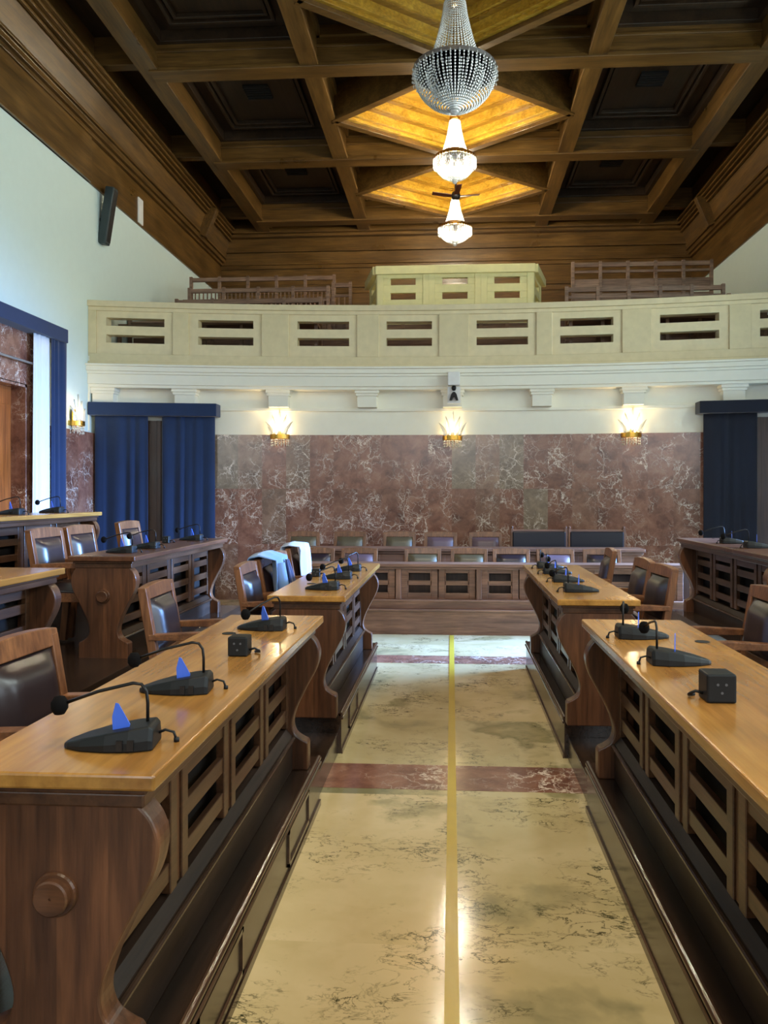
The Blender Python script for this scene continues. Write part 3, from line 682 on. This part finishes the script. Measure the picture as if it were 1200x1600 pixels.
# ------------------------------------------------------------------ platforms
TZ = [.25, .46, .71]
for sx in (-1, 1):
    def sb(m, a, b, y0, y1, z0, z1):
        a, b = sorted((sx*a, sx*b)); return m.box(a, b, y0, y1, z0, z1)
    side = 'left' if sx < 0 else 'right'
    m = MB()
    ends = [(YF+.5, 3.92), (4.7, 6.95 if sx < 0 else 7.1)]
    for y0, y1 in ends: sb(m, .68, 2.15, y0, y1, 0, .25)
    sb(m, .70, 2.15, 3.92, 4.7, 0, .13); sb(m, 1.25, 2.15, 3.92, 4.7, .13, .25)
    struct(m.build('platform', M['plinth'], bevel=.004), 'dark wood platform of the first desk row on the %s' % side)
    m = MB()
    for y0, y1 in ends:
        m.tube([(sx*.684, y0, .243), (sx*.684, y1, .243)], .013, 10); m.tube([(sx*.675, y0, .218), (sx*.675, y1, .218)], .008, 8)
        sb(m, .672, .68, y0, y1, 0, .03)
    if sx < 0:
        for y0, y1 in ((.85, 1.3), (2.0, 2.45), (3.15, 3.6), (5.05, 5.5)):
            m.box(-.68, -.672, y0, y1, .05, .065).box(-.68, -.672, y0, y1, .185, .2).box(-.68, -.672, y0, y0+.015, .05, .2).box(-.68, -.672, y1-.015, y1, .05, .2)
    struct(m.build('trim_16', M['nosing'], smooth=False), 'nosing and panel mouldings of the plinth')
    m = MB(); sb(m, 2.15, 3.3, YF+.5, 7.75, 0, TZ[1]); sb(m, 3.3, HW, YF+.5, 8.0, 0, TZ[2])
    struct(m.build('platform', M['plinth'], bevel=.004), 'dark wood upper platforms of the raised desk rows on the %s' % side)
struct(MB().box(-2.6, 2.9, 9.95, 11.75, 0, .2).build('platform', M['plinth_x']))

# ------------------------------------------------------------------ desks
DL, DD, DH = 2.2, .475, .74        # length, depth, height
def spline(pts, n):
    out = []
    for i in range(len(pts)-1):
        p0, p1, p2, p3 = pts[max(i-1, 0)], pts[i], pts[i+1], pts[min(i+2, len(pts)-1)]
        for k in range(n):
            t = k/n; out.append(tuple(.5*(2*p1[j]+(p2[j]-p0[j])*t+(2*p0[j]-5*p1[j]+4*p2[j]-p3[j])*t*t+(3*p1[j]-p0[j]-3*p2[j]+p3[j])*t**3) for j in (0, 1)))
    return out+[pts[-1]]
front = [(-.05, .69)]+spline([(-.05, .66), (-.02, .625), (-.004, .57), (-.02, .495), (-.07, .40), (-.116, .305), (-.137, .23), (-.126, .18), (-.098, .155), (-.068, .14)], 4)+[(-.06, .13), (-.06, 0)]
prof = front + [(-DD-p[0]+.0, p[1]) for p in reversed(front)]
DM = {}
mm = MB().prism(prof, 'y', 0, .075)
DM['end_panel'] = (mm, 'desk_b', .006)
rm = MB().lathe([(.0035, -.024), (.0035, -.028), (.036, -.03), (.04, -.027), (.04, -.012), (.047, -.012), (.05, -.007), (.05, .002)], ax='y', seg=36)
DM['rosette'] = (rm, 'desk_x', 0)
DM['worktop'] = (MB().box(-DD, 0, 0, DL, DH-.036, DH), 'top', .006)
DM['top_moulding'] = (MB().box(-DD+.025, -.025, .02, DL-.02, DH-.052, DH-.036).box(-DD+.035, -.035, .03, DL-.03, DH-.085, DH-.052), 'desk_y', .005)
bp = [(-.135, 0), (-.135, .145), (-.127, .15), (-.125, .158), (-.129, .165), (-.137, .168), (-.165, .2), (-.185, .205), (-.24, .205), (-.24, 0)]
DM['base'] = (MB().prism(bp, 'y', .08, DL-.08), 'base', .004)
DM['base_moulding'] = (MB().tube([(-.13, .08, .157), (-.13, DL-.08, .157)], .011, 10), 'nosing', 0)  # tube in the lighter nosing wood draws the ledge's highlight line
PWD = (DL-.15)/4
pm = MB(); a, b = .022, PWD-.022
pm.box(-.185, -.155, a, a+.05, .21, .66).box(-.185, -.155, b-.05, b, .21, .66)
pm.box(-.182, -.158, a, b, .58, .66)
for k in range(3): pm.box(-.182, -.16, a, b, .245+.125*k, .30+.125*k)
DM['slatted_panel'] = (pm, 'desk_y', .003)
DM['divider_post'] = (MB().box(-.19, -.163, -.022, .022, .21, .66), 'desk_z', .003)
DM['back_board'] = (MB().box(-.24, -.225, .08, DL-.08, .2, .66), 'dark', 0)  # added dark sheet for the shade seen between the slats
DM['cable_grommet'] = (MB().lathe([(.03, DH), (.03, DH+.002), (.0, DH+.002)], seg=16), 'vent', 0)
PWD = (DL-.15)/4
DO = {}
def dpart(key, parent, loc=(0,0,0), rot=(0,0,0), n=4):
    kk = (key, n) if key in ('worktop', 'top_moulding', 'base', 'back_board', 'base_moulding') else key
    if kk not in DO:
        m, mat, bv = DM[key]
        if n != 4 and kk != key:                     # a longer desk: move everything past the middle
            ex = (n-4)*PWD; c = MB(); c.f = m.f; c.v = [(p[0], p[1]+(ex if p[1] > DL/2 else 0), p[2]) for p in m.v]; m = c
        o = m.build(key, M[mat], parent, bevel=bv); DO[kk] = o
        o.location = loc; o.rotation_euler = rot; return o
    return inst(DO[kk], parent, loc, rot)
def desk(label, x, y, z, side, group, grom=(-.33, 1.68), dark=False, n=4):
    """side -1: left of the aisle (front towards +x); +1: right of it"""
    L = DL+(n-4)*PWD
    t = thing('council_desk', label, 'desk', (x, y if side < 0 else y+L, z), 0 if side < 0 else pi, group)
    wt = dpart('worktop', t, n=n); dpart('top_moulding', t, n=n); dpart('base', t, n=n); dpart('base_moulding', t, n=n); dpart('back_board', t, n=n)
    e = dpart('end_panel', t, (0, .035, 0)); dpart('rosette', e, (-DD/2, 0, .46))
    e = dpart('end_panel', t, (0, L-.11, 0)); dpart('rosette', e, (-DD/2, .075, .46), (0, 0, pi))
    for k in range(n): dpart('slatted_panel', t, (0, .075+PWD*k, 0))
    for k in range(1, n): dpart('divider_post', t, (0, .075+PWD*k, 0))
    if dark: wt.material_slots[0].link = 'OBJECT'; wt.material_slots[0].material = M['top_shaded']  # shade on this worktop is carried by the darker wood
    if grom: dpart('cable_grommet', t, (grom[0], grom[1], 0))
    return t
G1 = 'panelled council desks'
desk('wooden council desk nearest on the left, carrying three microphones and a black power box', -.643, 1.625, .25, -1, G1)
desk('wooden council desk second from the front along the left of the aisle', -.634, 4.55, .25, -1, G1, (-.32, .63))
desk('wooden council desk nearest on the right, its end cut off by the picture edge', .632, 1.6-PWD, .25, 1, G1, (-.4, .56), False, 5)
desk('wooden council desk second from the front along the right of the aisle', .61, 4.49, .25, 1, G1, None)
desk('raised shaded council desk in front of the blue curtains, its rosette end facing the viewer', -2.18, 5.16, .43, -1, G1, None, True)
desk('raised council desk at the left edge, second tier, only its far end in view', -2.25, 2.15, .43, -1, G1, None)
desk('topmost council desk at the left edge, below the doorway', -3.36, 5.0, .69, -1, G1, None)
desk('raised shaded council desk at the right edge in front of the navy curtain', 2.2, 5.5, .43, 1, G1, None, True)

# ------------------------------------------------------------------ chairs
def chair_meshes():
    c = {}
    W, Dp, SH, BH = .46, .48, .42, .87          # facing -y, origin at floor centre
    c['leg_front'] = MB().prism([(-.02, 0), (.02, 0), (.025, SH+.175), (-.025, SH+.175)], 'x', -.02, .02)
    lean = .055
    def stile(x):
        m = MB(); m.beam((x, Dp/2-.03+.03, 0), (x, Dp/2-.04, SH), .042, .05, (0, 1, 0)); m.beam((x, Dp/2-.04, SH-.01), (x, Dp/2+lean-.02, BH-.03), .045, .045, (0, 1, 0)); return m
    c['stile'] = stile(0)
    by = lambda z: Dp/2-.04+(lean+.02)*(z-SH)/(BH-.03-SH)
    def rail(z0, z1, arch=0, th=.022, xw=W/2):
        m = MB(); n = 8; base = 0
        pts = []
        for i in range(n+1):
            x = -xw+2*xw*i/n; a = arch*(1-(x/xw)**2)
            pts.append((x, z0, z1+a))
        vs = []
        for x, a, b in pts: vs += [(x, by(a)-th, a), (x, by(b)-th, b), (x, by(b)+th, b), (x, by(a)+th, a)]
        fs = []
        for i in range(n):
            q = i*4; r_ = q+4
            for k in range(4): fs.append((q+k, r_+k, r_+(k+1) % 4, q+(k+1) % 4))
        fs += [(0, 1, 2, 3), (n*4+3, n*4+2, n*4+1, n*4)]
        return m.add(vs, fs)
    c['top_rail'] = rail(BH-.07, BH-.01, .014); c['bottom_rail'] = rail(SH+.06, SH+.1, 0, .018)
    def pad(u, v):
        x = (u-.5)*(W-.085); z = SH+.1+(BH-.075-SH-.1)*v; b = .045*min(1, 4*u*(1-u)*1.6)*min(1, 4*v*(1-v)*1.6)
        return (x, by(z)-.012-b, z)
    c['back_pad'] = MB().grid(pad, 12, 12)
    def padb(u, v):
        x = (u-.5)*(W-.085); z = SH+.1+(BH-.075-SH-.1)*v; return (x, by(z)+.012, z)
    c['back_pad'].grid(padb, 2, 2)
    def seat(u, v):
        x = (u-.5)*(W-.04); y = (v-.5)*(Dp-.02); b = .045*min(1, 4*u*(1-u)*1.8)*min(1, 4*v*(1-v)*1.8); return (x, y, SH+.012+b)
    c['seat'] = MB().grid(seat, 10, 10).box(-(W-.04)/2, (W-.04)/2, -(Dp-.02)/2, (Dp-.02)/2, SH-.01, SH+.012)
    c['seat_frame'] = MB().box(-W/2+.02, W/2-.02, -Dp/2+.01, -Dp/2+.04, SH-.07, SH-.005).box(-W/2+.02, W/2-.02, Dp/2-.06, Dp/2-.03, SH-.07, SH-.005).box(-W/2+.01, -W/2+.04, -Dp/2+.02, Dp/2-.04, SH-.07, SH-.005).box(W/2-.04, W/2-.01, -Dp/2+.02, Dp/2-.04, SH-.07, SH-.005)
    c['armrest'] = MB().prism([(-Dp/2-.02, SH+.17), (-Dp/2-.03, SH+.185), (-Dp/2, SH+.208), (0, SH+.212), (Dp/2-.0, SH+.2), (Dp/2, SH+.17)], 'x', -.026, .026)
    return c, W, Dp
CM, CW, CD = chair_meshes(); CO = {}
def cpart(key, name, mat, parent, loc=(0,0,0), smooth=False, bevel=.004):
    k2 = (key, mat)
    if k2 not in CO:
        o = CM[key].build(name, M[mat], parent, smooth=smooth, bevel=bevel); CO[k2] = o; o.location = loc; return o
    return inst(CO[k2], parent, loc)
def armchair(label, x, y, z, face, leather='leather', group='wooden armchairs with leather backs', top='leather'):
    """face: angle the sitter looks towards (0 = +x)"""
    t = thing('armchair', label, 'chair', (x, y, z), face+pi/2, group)
    for sx in (-1, 1):
        cpart('leg_front', 'leg', 'chair', t, (sx*(CW/2-.025), -CD/2+.025, 0)); cpart('stile', 'rear_leg', 'chair', t, (sx*(CW/2-.022), 0, 0))
        cpart('armrest', 'armrest', 'chair_x', t, (sx*(CW/2-.02), 0, 0))
    cpart('top_rail', 'top_rail', 'chair', t); cpart('bottom_rail', 'bottom_rail', 'chair', t); cpart('back_pad', 'back_pad', leather, t, smooth=True, bevel=0)
    cpart('seat', 'seat', leather, t, smooth=True, bevel=0); cpart('seat_frame', 'seat_frame', 'chair_x', t)
    return t
for lb, x, y, a in (
    ('leather backed wooden armchair cut by the left picture edge, nearest the viewer', -1.2, 2.5, -2),
    ('leather backed wooden armchair behind the far end of the nearest left desk', -1.34, 4.13, 3),
    ('leather backed wooden armchair in front of the one holding the blue jacket', -1.17, 5.32, 0),
    ('wooden armchair with the light blue jacket over its back', -1.17, 5.84, 2),
    ('wooden armchair between the blue jacket and the white cloth', -1.17, 6.34, 0),
    ('wooden armchair with the white cloth over its back', -1.19, 6.98, 3)):
    armchair(lb, x, y, .25, R(a))
for lb, x, y in (('raised wooden armchair below the topmost desk, leftmost of two side by side', -2.74, 5.52), ('raised wooden armchair below the topmost desk, rightmost of two side by side', -2.74, 6.04),
                 ('raised wooden armchair standing in front of the left blue curtain', -2.74, 6.98)):
    armchair(lb, x, y, TZ[1]+.02, 0)
for lb, x, y, a in (('dark leather armchair cut by the right picture edge behind the nearest right desk', 1.36, 4.05, 0), ('dark leather armchair behind the second right desk, closest to the viewer of three', 1.16, 5.3, 4),
                 ('dark leather armchair behind the second right desk, middle of three', 1.16, 5.84, 0), ('dark leather armchair behind the second right desk, farthest of three', 1.13, 6.92, -4)):
    armchair(lb, x, y, .25, pi+R(a))
r1 = [(-1.2, 'leather_p', 'behind the far end of the left desk'), (-.67, 'leather', 'first from the left above the barrier panels'), (-.3, 'leather_t', ''), (.22, 'leather_t', ''), (.64, 'leather_p', ''), (1.02, 'leather', ''), (1.36, 'leather_p', '')]
r1 = [(-1.75, 'leather'), (-1.2, 'leather_p'), (-.66, 'leather'), (-.12, 'leather_p'), (.42, 'leather_t'), (.96, 'leather'), (1.5, 'leather_p'), (2.04, 'leather')]
ordn = ['first', 'second', 'third', 'fourth', 'fifth', 'sixth', 'seventh', 'eighth']
r1 = [(-1.72, 'leather'), (-1.18, 'leather_p'), (-.36, 'leather_t'), (.2, 'leather_t'), (.74, 'leather'), (1.28, 'leather_p'), (1.84, 'leather')]
for k, (x, lt) in enumerate(r1):
    armchair('wooden chair directly behind the low barrier, %s from the left' % ordn[k], x, 9.4, .05, -pi/2+R(random.uniform(-4, 4)), lt, 'chairs in the lower back row')
for k, (x, lt) in enumerate([(-2.1, 'leather_t'), (-1.45, 'leather_t'), (-.74, 'leather_t'), (-.17, 'leather_p'), (.46, 'leather_p')]):
    armchair('wooden chair against the marble wall behind the long counter, %s from the left' % ordn[k], x, 10.55, .2, -pi/2+R(random.uniform(-3, 3)), lt, 'chairs in the upper back row')
# two leather benches
for lb, x in (('black leather bench against the marble wall, leftmost of the two', 1.19), ('black leather bench against the marble wall, rightmost of the two', 1.97)):
    t = thing('leather_bench', lb, 'bench', (x, 10.6, .2), 0, 'black leather benches')
    w = .365
    MB().box(-w, w, -.02, .05, .58, .89).build('back_pad', M['blackleather'], t, bevel=.02)
    MB().box(-w, w, -.3, 0, .36, .46).build('seat', M['blackleather'], t, bevel=.02)
    MB().box(-w, w, 0, .06, .885, .915).box(-w, w, .0, .05, .55, .58).box(-w, w, -.3, .02, .3, .36).build('frame', M['bench_x'], t, bevel=.004)
    for sx in (-1, 1):
        MB().box(sx*w-.018, sx*w+.018, -.01, .07, 0, .93).lathe([(0, .97), (.018, .955), (.02, .94), (.012, .925)], c=(sx*w, .03, 0), seg=10).build('post', M['bench_z'], t, bevel=.003)
        MB().box(sx*w-.018, sx*w+.018, -.3, -.25, 0, .32).build('leg', M['bench_z'], t, bevel=.003)

# low barrier closing the aisle, and the long counter behind it
bar = thing('panelled_barrier', 'low panelled wooden barrier across the far end of the aisle', 'barrier', (0, 8.74, 0))
BX0, BX1 = -2.0, 2.72
MB().box(BX0, BX1, 0, .36, 0, .27).box(BX0, BX1, -.015, .36, .265, .285).box(BX0, BX1, .04, .36, .285, .375).box(BX0, BX1, .03, .36, .37, .39).build('base', M['bench_x'], bar, bevel=.004)
MB().box(BX0, BX1, .05, .34, .765, .8).box(BX0, BX1, .075, .3, .735, .765).build('top_rail', M['bench_x'], bar, bevel=.005)
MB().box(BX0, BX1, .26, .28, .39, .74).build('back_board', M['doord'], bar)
x = BX0; k = 0; pb = {}
pm = MB(); w = .42
pm.box(0, .07, .11, .16, .39, .74).box(w-.07, w, .11, .16, .39, .74).box(.07, w-.07, .115, .155, .39, .46).box(.07, w-.07, .115, .155, .55, .60).box(.07, w-.07, .115, .155, .69, .74)
pm.box(.07, .085, .115, .155, .46, .69).box(w-.085, w-.07, .115, .155, .46, .69)
po = MB().box(-.03, .03, .07, .16, .39, .735)
P0 = Q0 = None
while x + w < BX1:
    if P0 is None: P0 = pm.build('slotted_panel', M['bench_x'], bar, bevel=.004); P0.location = (x, 0, 0)
    else: inst(P0, bar, (x, 0, 0))
    x += w+.012
    if k % 2 == 0:
        x += .03
        if Q0 is None: Q0 = po.build('pilaster', M['bench_z'], bar, bevel=.004); Q0.location = (x, 0, 0)
        else: inst(Q0, bar, (x, 0, 0))
        x += .03
    k += 1
cnt = thing('long_counter', 'long wooden counter of the upper back row below the marble wall', 'counter', (0, 9.95, .0))
MB().box(-2.3, 2.45, -.05, .34, .86, .9).box(-2.28, 2.43, -.02, .3, .825, .86).build('top', M['bench_x'], cnt, bevel=.005)
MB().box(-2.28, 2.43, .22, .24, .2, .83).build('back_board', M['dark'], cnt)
P1 = None
for k in range(11):
    m = MB().box(0, .05, .0, .04, .2, .83).box(.37, .42, .0, .04, .2, .83).box(.05, .37, .005, .035, .2, .42).box(.05, .37, .005, .035, .52, .62).box(.05, .37, .005, .035, .72, .83) if P1 is None else None
    if P1 is None: P1 = m.build('slotted_panel', M['bench_x'], cnt, bevel=.003); P1.location = (-2.26, 0, 0)
    else: inst(P1, cnt, (-2.26+.425*k, 0, 0))

# ------------------------------------------------------------------ garments over chair backs
def garment(label, x, y, z, w, dxf, dxb, lf, lb_, mat, name='jacket', seed=0, lining=None):
    """cloth folded over a chair back that stands in the plane x; front length lf, back length lb_"""
    t = thing(name, label, 'jacket' if name == 'jacket' else 'cloth', (x, y, z))
    def fn(u, v):
        s = v*(lf+lb_)-lb_; yy = (u-.5)*w*(1-.12*abs(s)/max(lf, lb_))
        fold = .016*sin(u*pi*5+seed+s*3)+.012*sin(u*13+s*9+seed)
        if s < -.03: return (-dxb-.02-fold, yy, s+.0)
        if s > .03: return (dxf+.02+fold+.08*max(0, s-.03)*.9, yy, -s)
        a = s/.03*pi/2; return ((dxf+.02)*sin(a) if a > 0 else (dxb+.02)*sin(a), yy, .018*cos(a)-.018+.02*(1-(2*u-1)**2))
    MB().grid(fn, 18, 30).build('body', mat, t, smooth=True, solid=.008)
    if lining:
        MB().grid(lambda u, v: (dxf+.05+.07*v+.01*sin(9*u), w*.12+(u-.0)*w*(.16+.38*v), -.05-.34*v), 8, 8).build('open_front', lining, t, smooth=True, solid=.008)
        MB().tube([(dxf+.05, -w*.32, -.06), (dxf+.09, -w*.36, -.24), (dxf+.07, -w*.3, -.4)], [.045, .042, .034], 10).build('sleeve', mat, t, smooth=True)
    return t
garment('light blue jacket with dark lining hung over a chair back on the left', -1.43, 5.84, 1.14, .5, .09, .05, .46, .4, M['jacket'], lining=M['lining'], seed=1)
garment('white cloth hung over a chair back beside the second left desk', -1.45, 6.98, 1.14, .44, .09, .05, .34, .3, M['scarf'], 'cloth', 3)

# ------------------------------------------------------------------ microphones and power boxes
mic0 = thing('conference_microphone', 'x', 'microphone', (0,0,0), 0, 'desk microphones')
# body: long axis x, tip towards -x, rear high
bpz = lambda q: .012+.038*q**.8
def micbody():
    m = MB(); secs = []
    for x_, w_, h_ in ((-.118, .016, .012), (-.105, .045, .018), (-.07, .085, .028), (-.01, .116, .042), (.045, .122, .051), (.09, .104, .057), (.1, .092, .048)):
        secs.append([(x_, -w_/2, 0), (x_, w_/2, 0), (x_, w_/2, h_*.45), (x_, w_/2*.8, h_), (x_, -w_/2*.8, h_), (x_, -w_/2, h_*.45)])
    vs = [p for s in secs for p in s]; fs = []
    for i in range(len(secs)-1):
        for k in range(6): fs.append((i*6+k, i*6+(k+1) % 6, i*6+6+(k+1) % 6, i*6+6+k))
    fs += [tuple(range(6))[::-1], tuple(range(len(vs)-6, len(vs)))]
    return m.add(vs, fs)
micbody().build('base', M['black'], mic0, bevel=.004)
gn = MB().tube([(0, 0, .05), (0, 0, .1), (-.003, 0, .128), (-.015, 0, .145), (-.035, 0, .148), (-.12, 0, .128), (-.2, 0, .1)], .0042, 8).build('gooseneck', M['metal'], mic0, smooth=True); gn.location = (.075, .01, 0)
h = MB().lathe([(0, -.024), (.012, -.021), (.02, -.008), (.02, .008), (.012, .021), (0, .024)], c=(-.215, 0, .094), seg=14).build('windscreen', M['foam'], gn, smooth=True)
cd = MB().add([(.0, -.004, 0), (.034, -.004, 0), (.04, -.004, .026), (.013, -.004, .076), (.006, -.004, .078), (-.002, -.004, .045)], [(0, 1, 2, 3, 4, 5)]).build('badge_card', M['bluecard'], mic0, solid=.003); cd.location = (.0, -.012, .03)
MB().tube([(.09, .02, .02), (.115, .02, .03), (.135, .02, .024), (.142, .02, .004)], .0035, 6).lathe([(.007, 0), (.007, .01), (0, .012)], c=(.142, .02, 0), seg=8).build('cable', M['black'], mic0, smooth=True)
MB().box(.02, .034, -.0645, -.058, .006, .03).box(.045, .06, -.0645, -.058, .006, .03).build('card_glint', M['metal'], mic0)  # small bars stand in for the blue card's reflections
used = [0]
def mic(label, x, y, z, rz, neck=0):
    if not used[0]: o = mic0; used[0] = 1; o.location = (x, y, z); o.rotation_euler = (0, 0, rz); o['label'] = label
    else: o = dup(mic0, (x, y, z), rz, label)
    for c in o.children:
        if c.name.startswith('gooseneck'): c.rotation_euler = (0, 0, neck)
        if c.name.startswith('badge_card'): c.rotation_euler = (0, 0, R(72) if rz > 1.5 else R(-30) if y > 3 else 0)
    return o
z1 = .25+DH
NL = 'on the nearest left desk'
mic('black desk microphone with blue card %s, closest to the viewer' % NL, -.815, 1.815, z1, R(8), R(-4))
mic('black desk microphone with blue card %s, middle of three' % NL, -.845, 2.33, z1, R(6), R(-2))
mic('black desk microphone %s, farthest, beside the far edge' % NL, -.85, 3.42, z1, 0, R(60))
mic('black desk microphone on the nearest right desk, farther of two', .8, 3.32, z1, pi, R(76))
mic('black desk microphone on the nearest right desk, closer to the power box', .81, 2.82, z1, pi, R(88))
for k, (y, nk) in enumerate(((4.87, 50), (5.5, 40), (6.06, 60))): mic('small looking black microphone on the second left desk, %s' % ['nearest', 'middle', 'farthest'][k], -.82, y, z1, 0, R(nk))
for k, (y, nk) in enumerate(((4.86, 110), (5.4, 100), (5.95, 80), (6.38, 80))): mic('small looking black microphone on the second right desk, %s from its near end' % ordn[k], .8, y, z1, pi, R(nk))
z2 = .43+DH
for k, (y, x, nk) in enumerate(((5.5, -2.42, 0), (5.95, -2.42, 0), (7.02, -2.42, 0))): mic('microphone on the raised desk before the blue curtains, %s' % ['nearest', 'middle', 'farthest'][k], x, y, z2, 0, R(nk))
for k, (y, nk) in enumerate(((6.85, 0), (6.3, 0))): mic('microphone on the raised right desk against the navy curtain, %s' % ['left one', 'right one'][k], 2.44, y, z2, pi, R(-170))
z3 = .69+DH
for k, y in enumerate((6.1, 6.75)): mic('microphone on the topmost left desk, %s' % ['in front of the orange doorway', 'in front of the white sheer curtain'][k], -3.62, y, z3, 0, 0)
def power_box(label, x, y, z, s, sx):
    t = thing('power_box', label, 'power socket', (x, y, z), 0, 'black desk power boxes')
    MB().box(-s/2, s/2, -s/2, s/2, 0, s).build('case', M['black'], t, bevel=.006)
    m = MB()
    for dx, dz in ((-.012, .012), (.012, .012), (0, -.012)): m.lathe([(0, -.001), (.004, -.001), (.004, .001)], c=(dx, -s/2, s/2+dz), ax='y', seg=10)
    m.build('socket', M['socket'], t)
    MB().tube([(sx*s/2, 0, .02), (sx*(s/2+.02), 0, .026), (sx*(s/2+.035), .01, .015), (sx*(s/2+.03), .035, .006), (sx*(s/2+.01), .045, .005)], .0045, 8).build('cable', M['black'], t, smooth=True)
power_box('black cube power box on the nearest left desk', -.803, 2.87, z1, .074, 1)
power_box('black cube power box on the nearest right desk', .785, 2.33, z1, .085, -1)
power_box('small black power box near the back edge of the second left desk', -1.0, 5.62, z1, .06, 1)
power_box('small black power box between microphones before the blue curtains', -2.5, 6.6, z2, .06, 1)

# ------------------------------------------------------------------ camera, world, view
cam = bpy.data.cameras.new('camera'); co = bpy.data.objects.new('camera', cam); col.objects.link(co)
co.location = (0, 0, 1.6); co.rotation_euler = (R(90), 0, math.atan(75/1200))
cam.sensor_fit = 'AUTO'; cam.sensor_width = 36; cam.lens = 27.0; cam.shift_x = -31/1600; cam.shift_y = -28/1600; cam.clip_start = .05
sc.camera = co
w = bpy.data.worlds.new('world'); sc.world = w; w.use_nodes = True
w.node_tree.nodes['Background'].inputs['Color'].default_value = (.6, .75, .9, 1); w.node_tree.nodes['Background'].inputs['Strength'].default_value = .6
sc.view_settings.view_transform = 'Standard'; sc.view_settings.look = 'None'; sc.view_settings.gamma = 1; sc.view_settings.use_curve_mapping = False
sc.view_settings.exposure = 0.3
cy = sc.cycles
cy.use_denoising = True; cy.max_bounces = 8; cy.diffuse_bounces = 4; cy.glossy_bounces = 3; cy.transmission_bounces = 4; cy.sample_clamp_indirect = 6; cy.caustics_reflective = False; cy.caustics_refractive = False
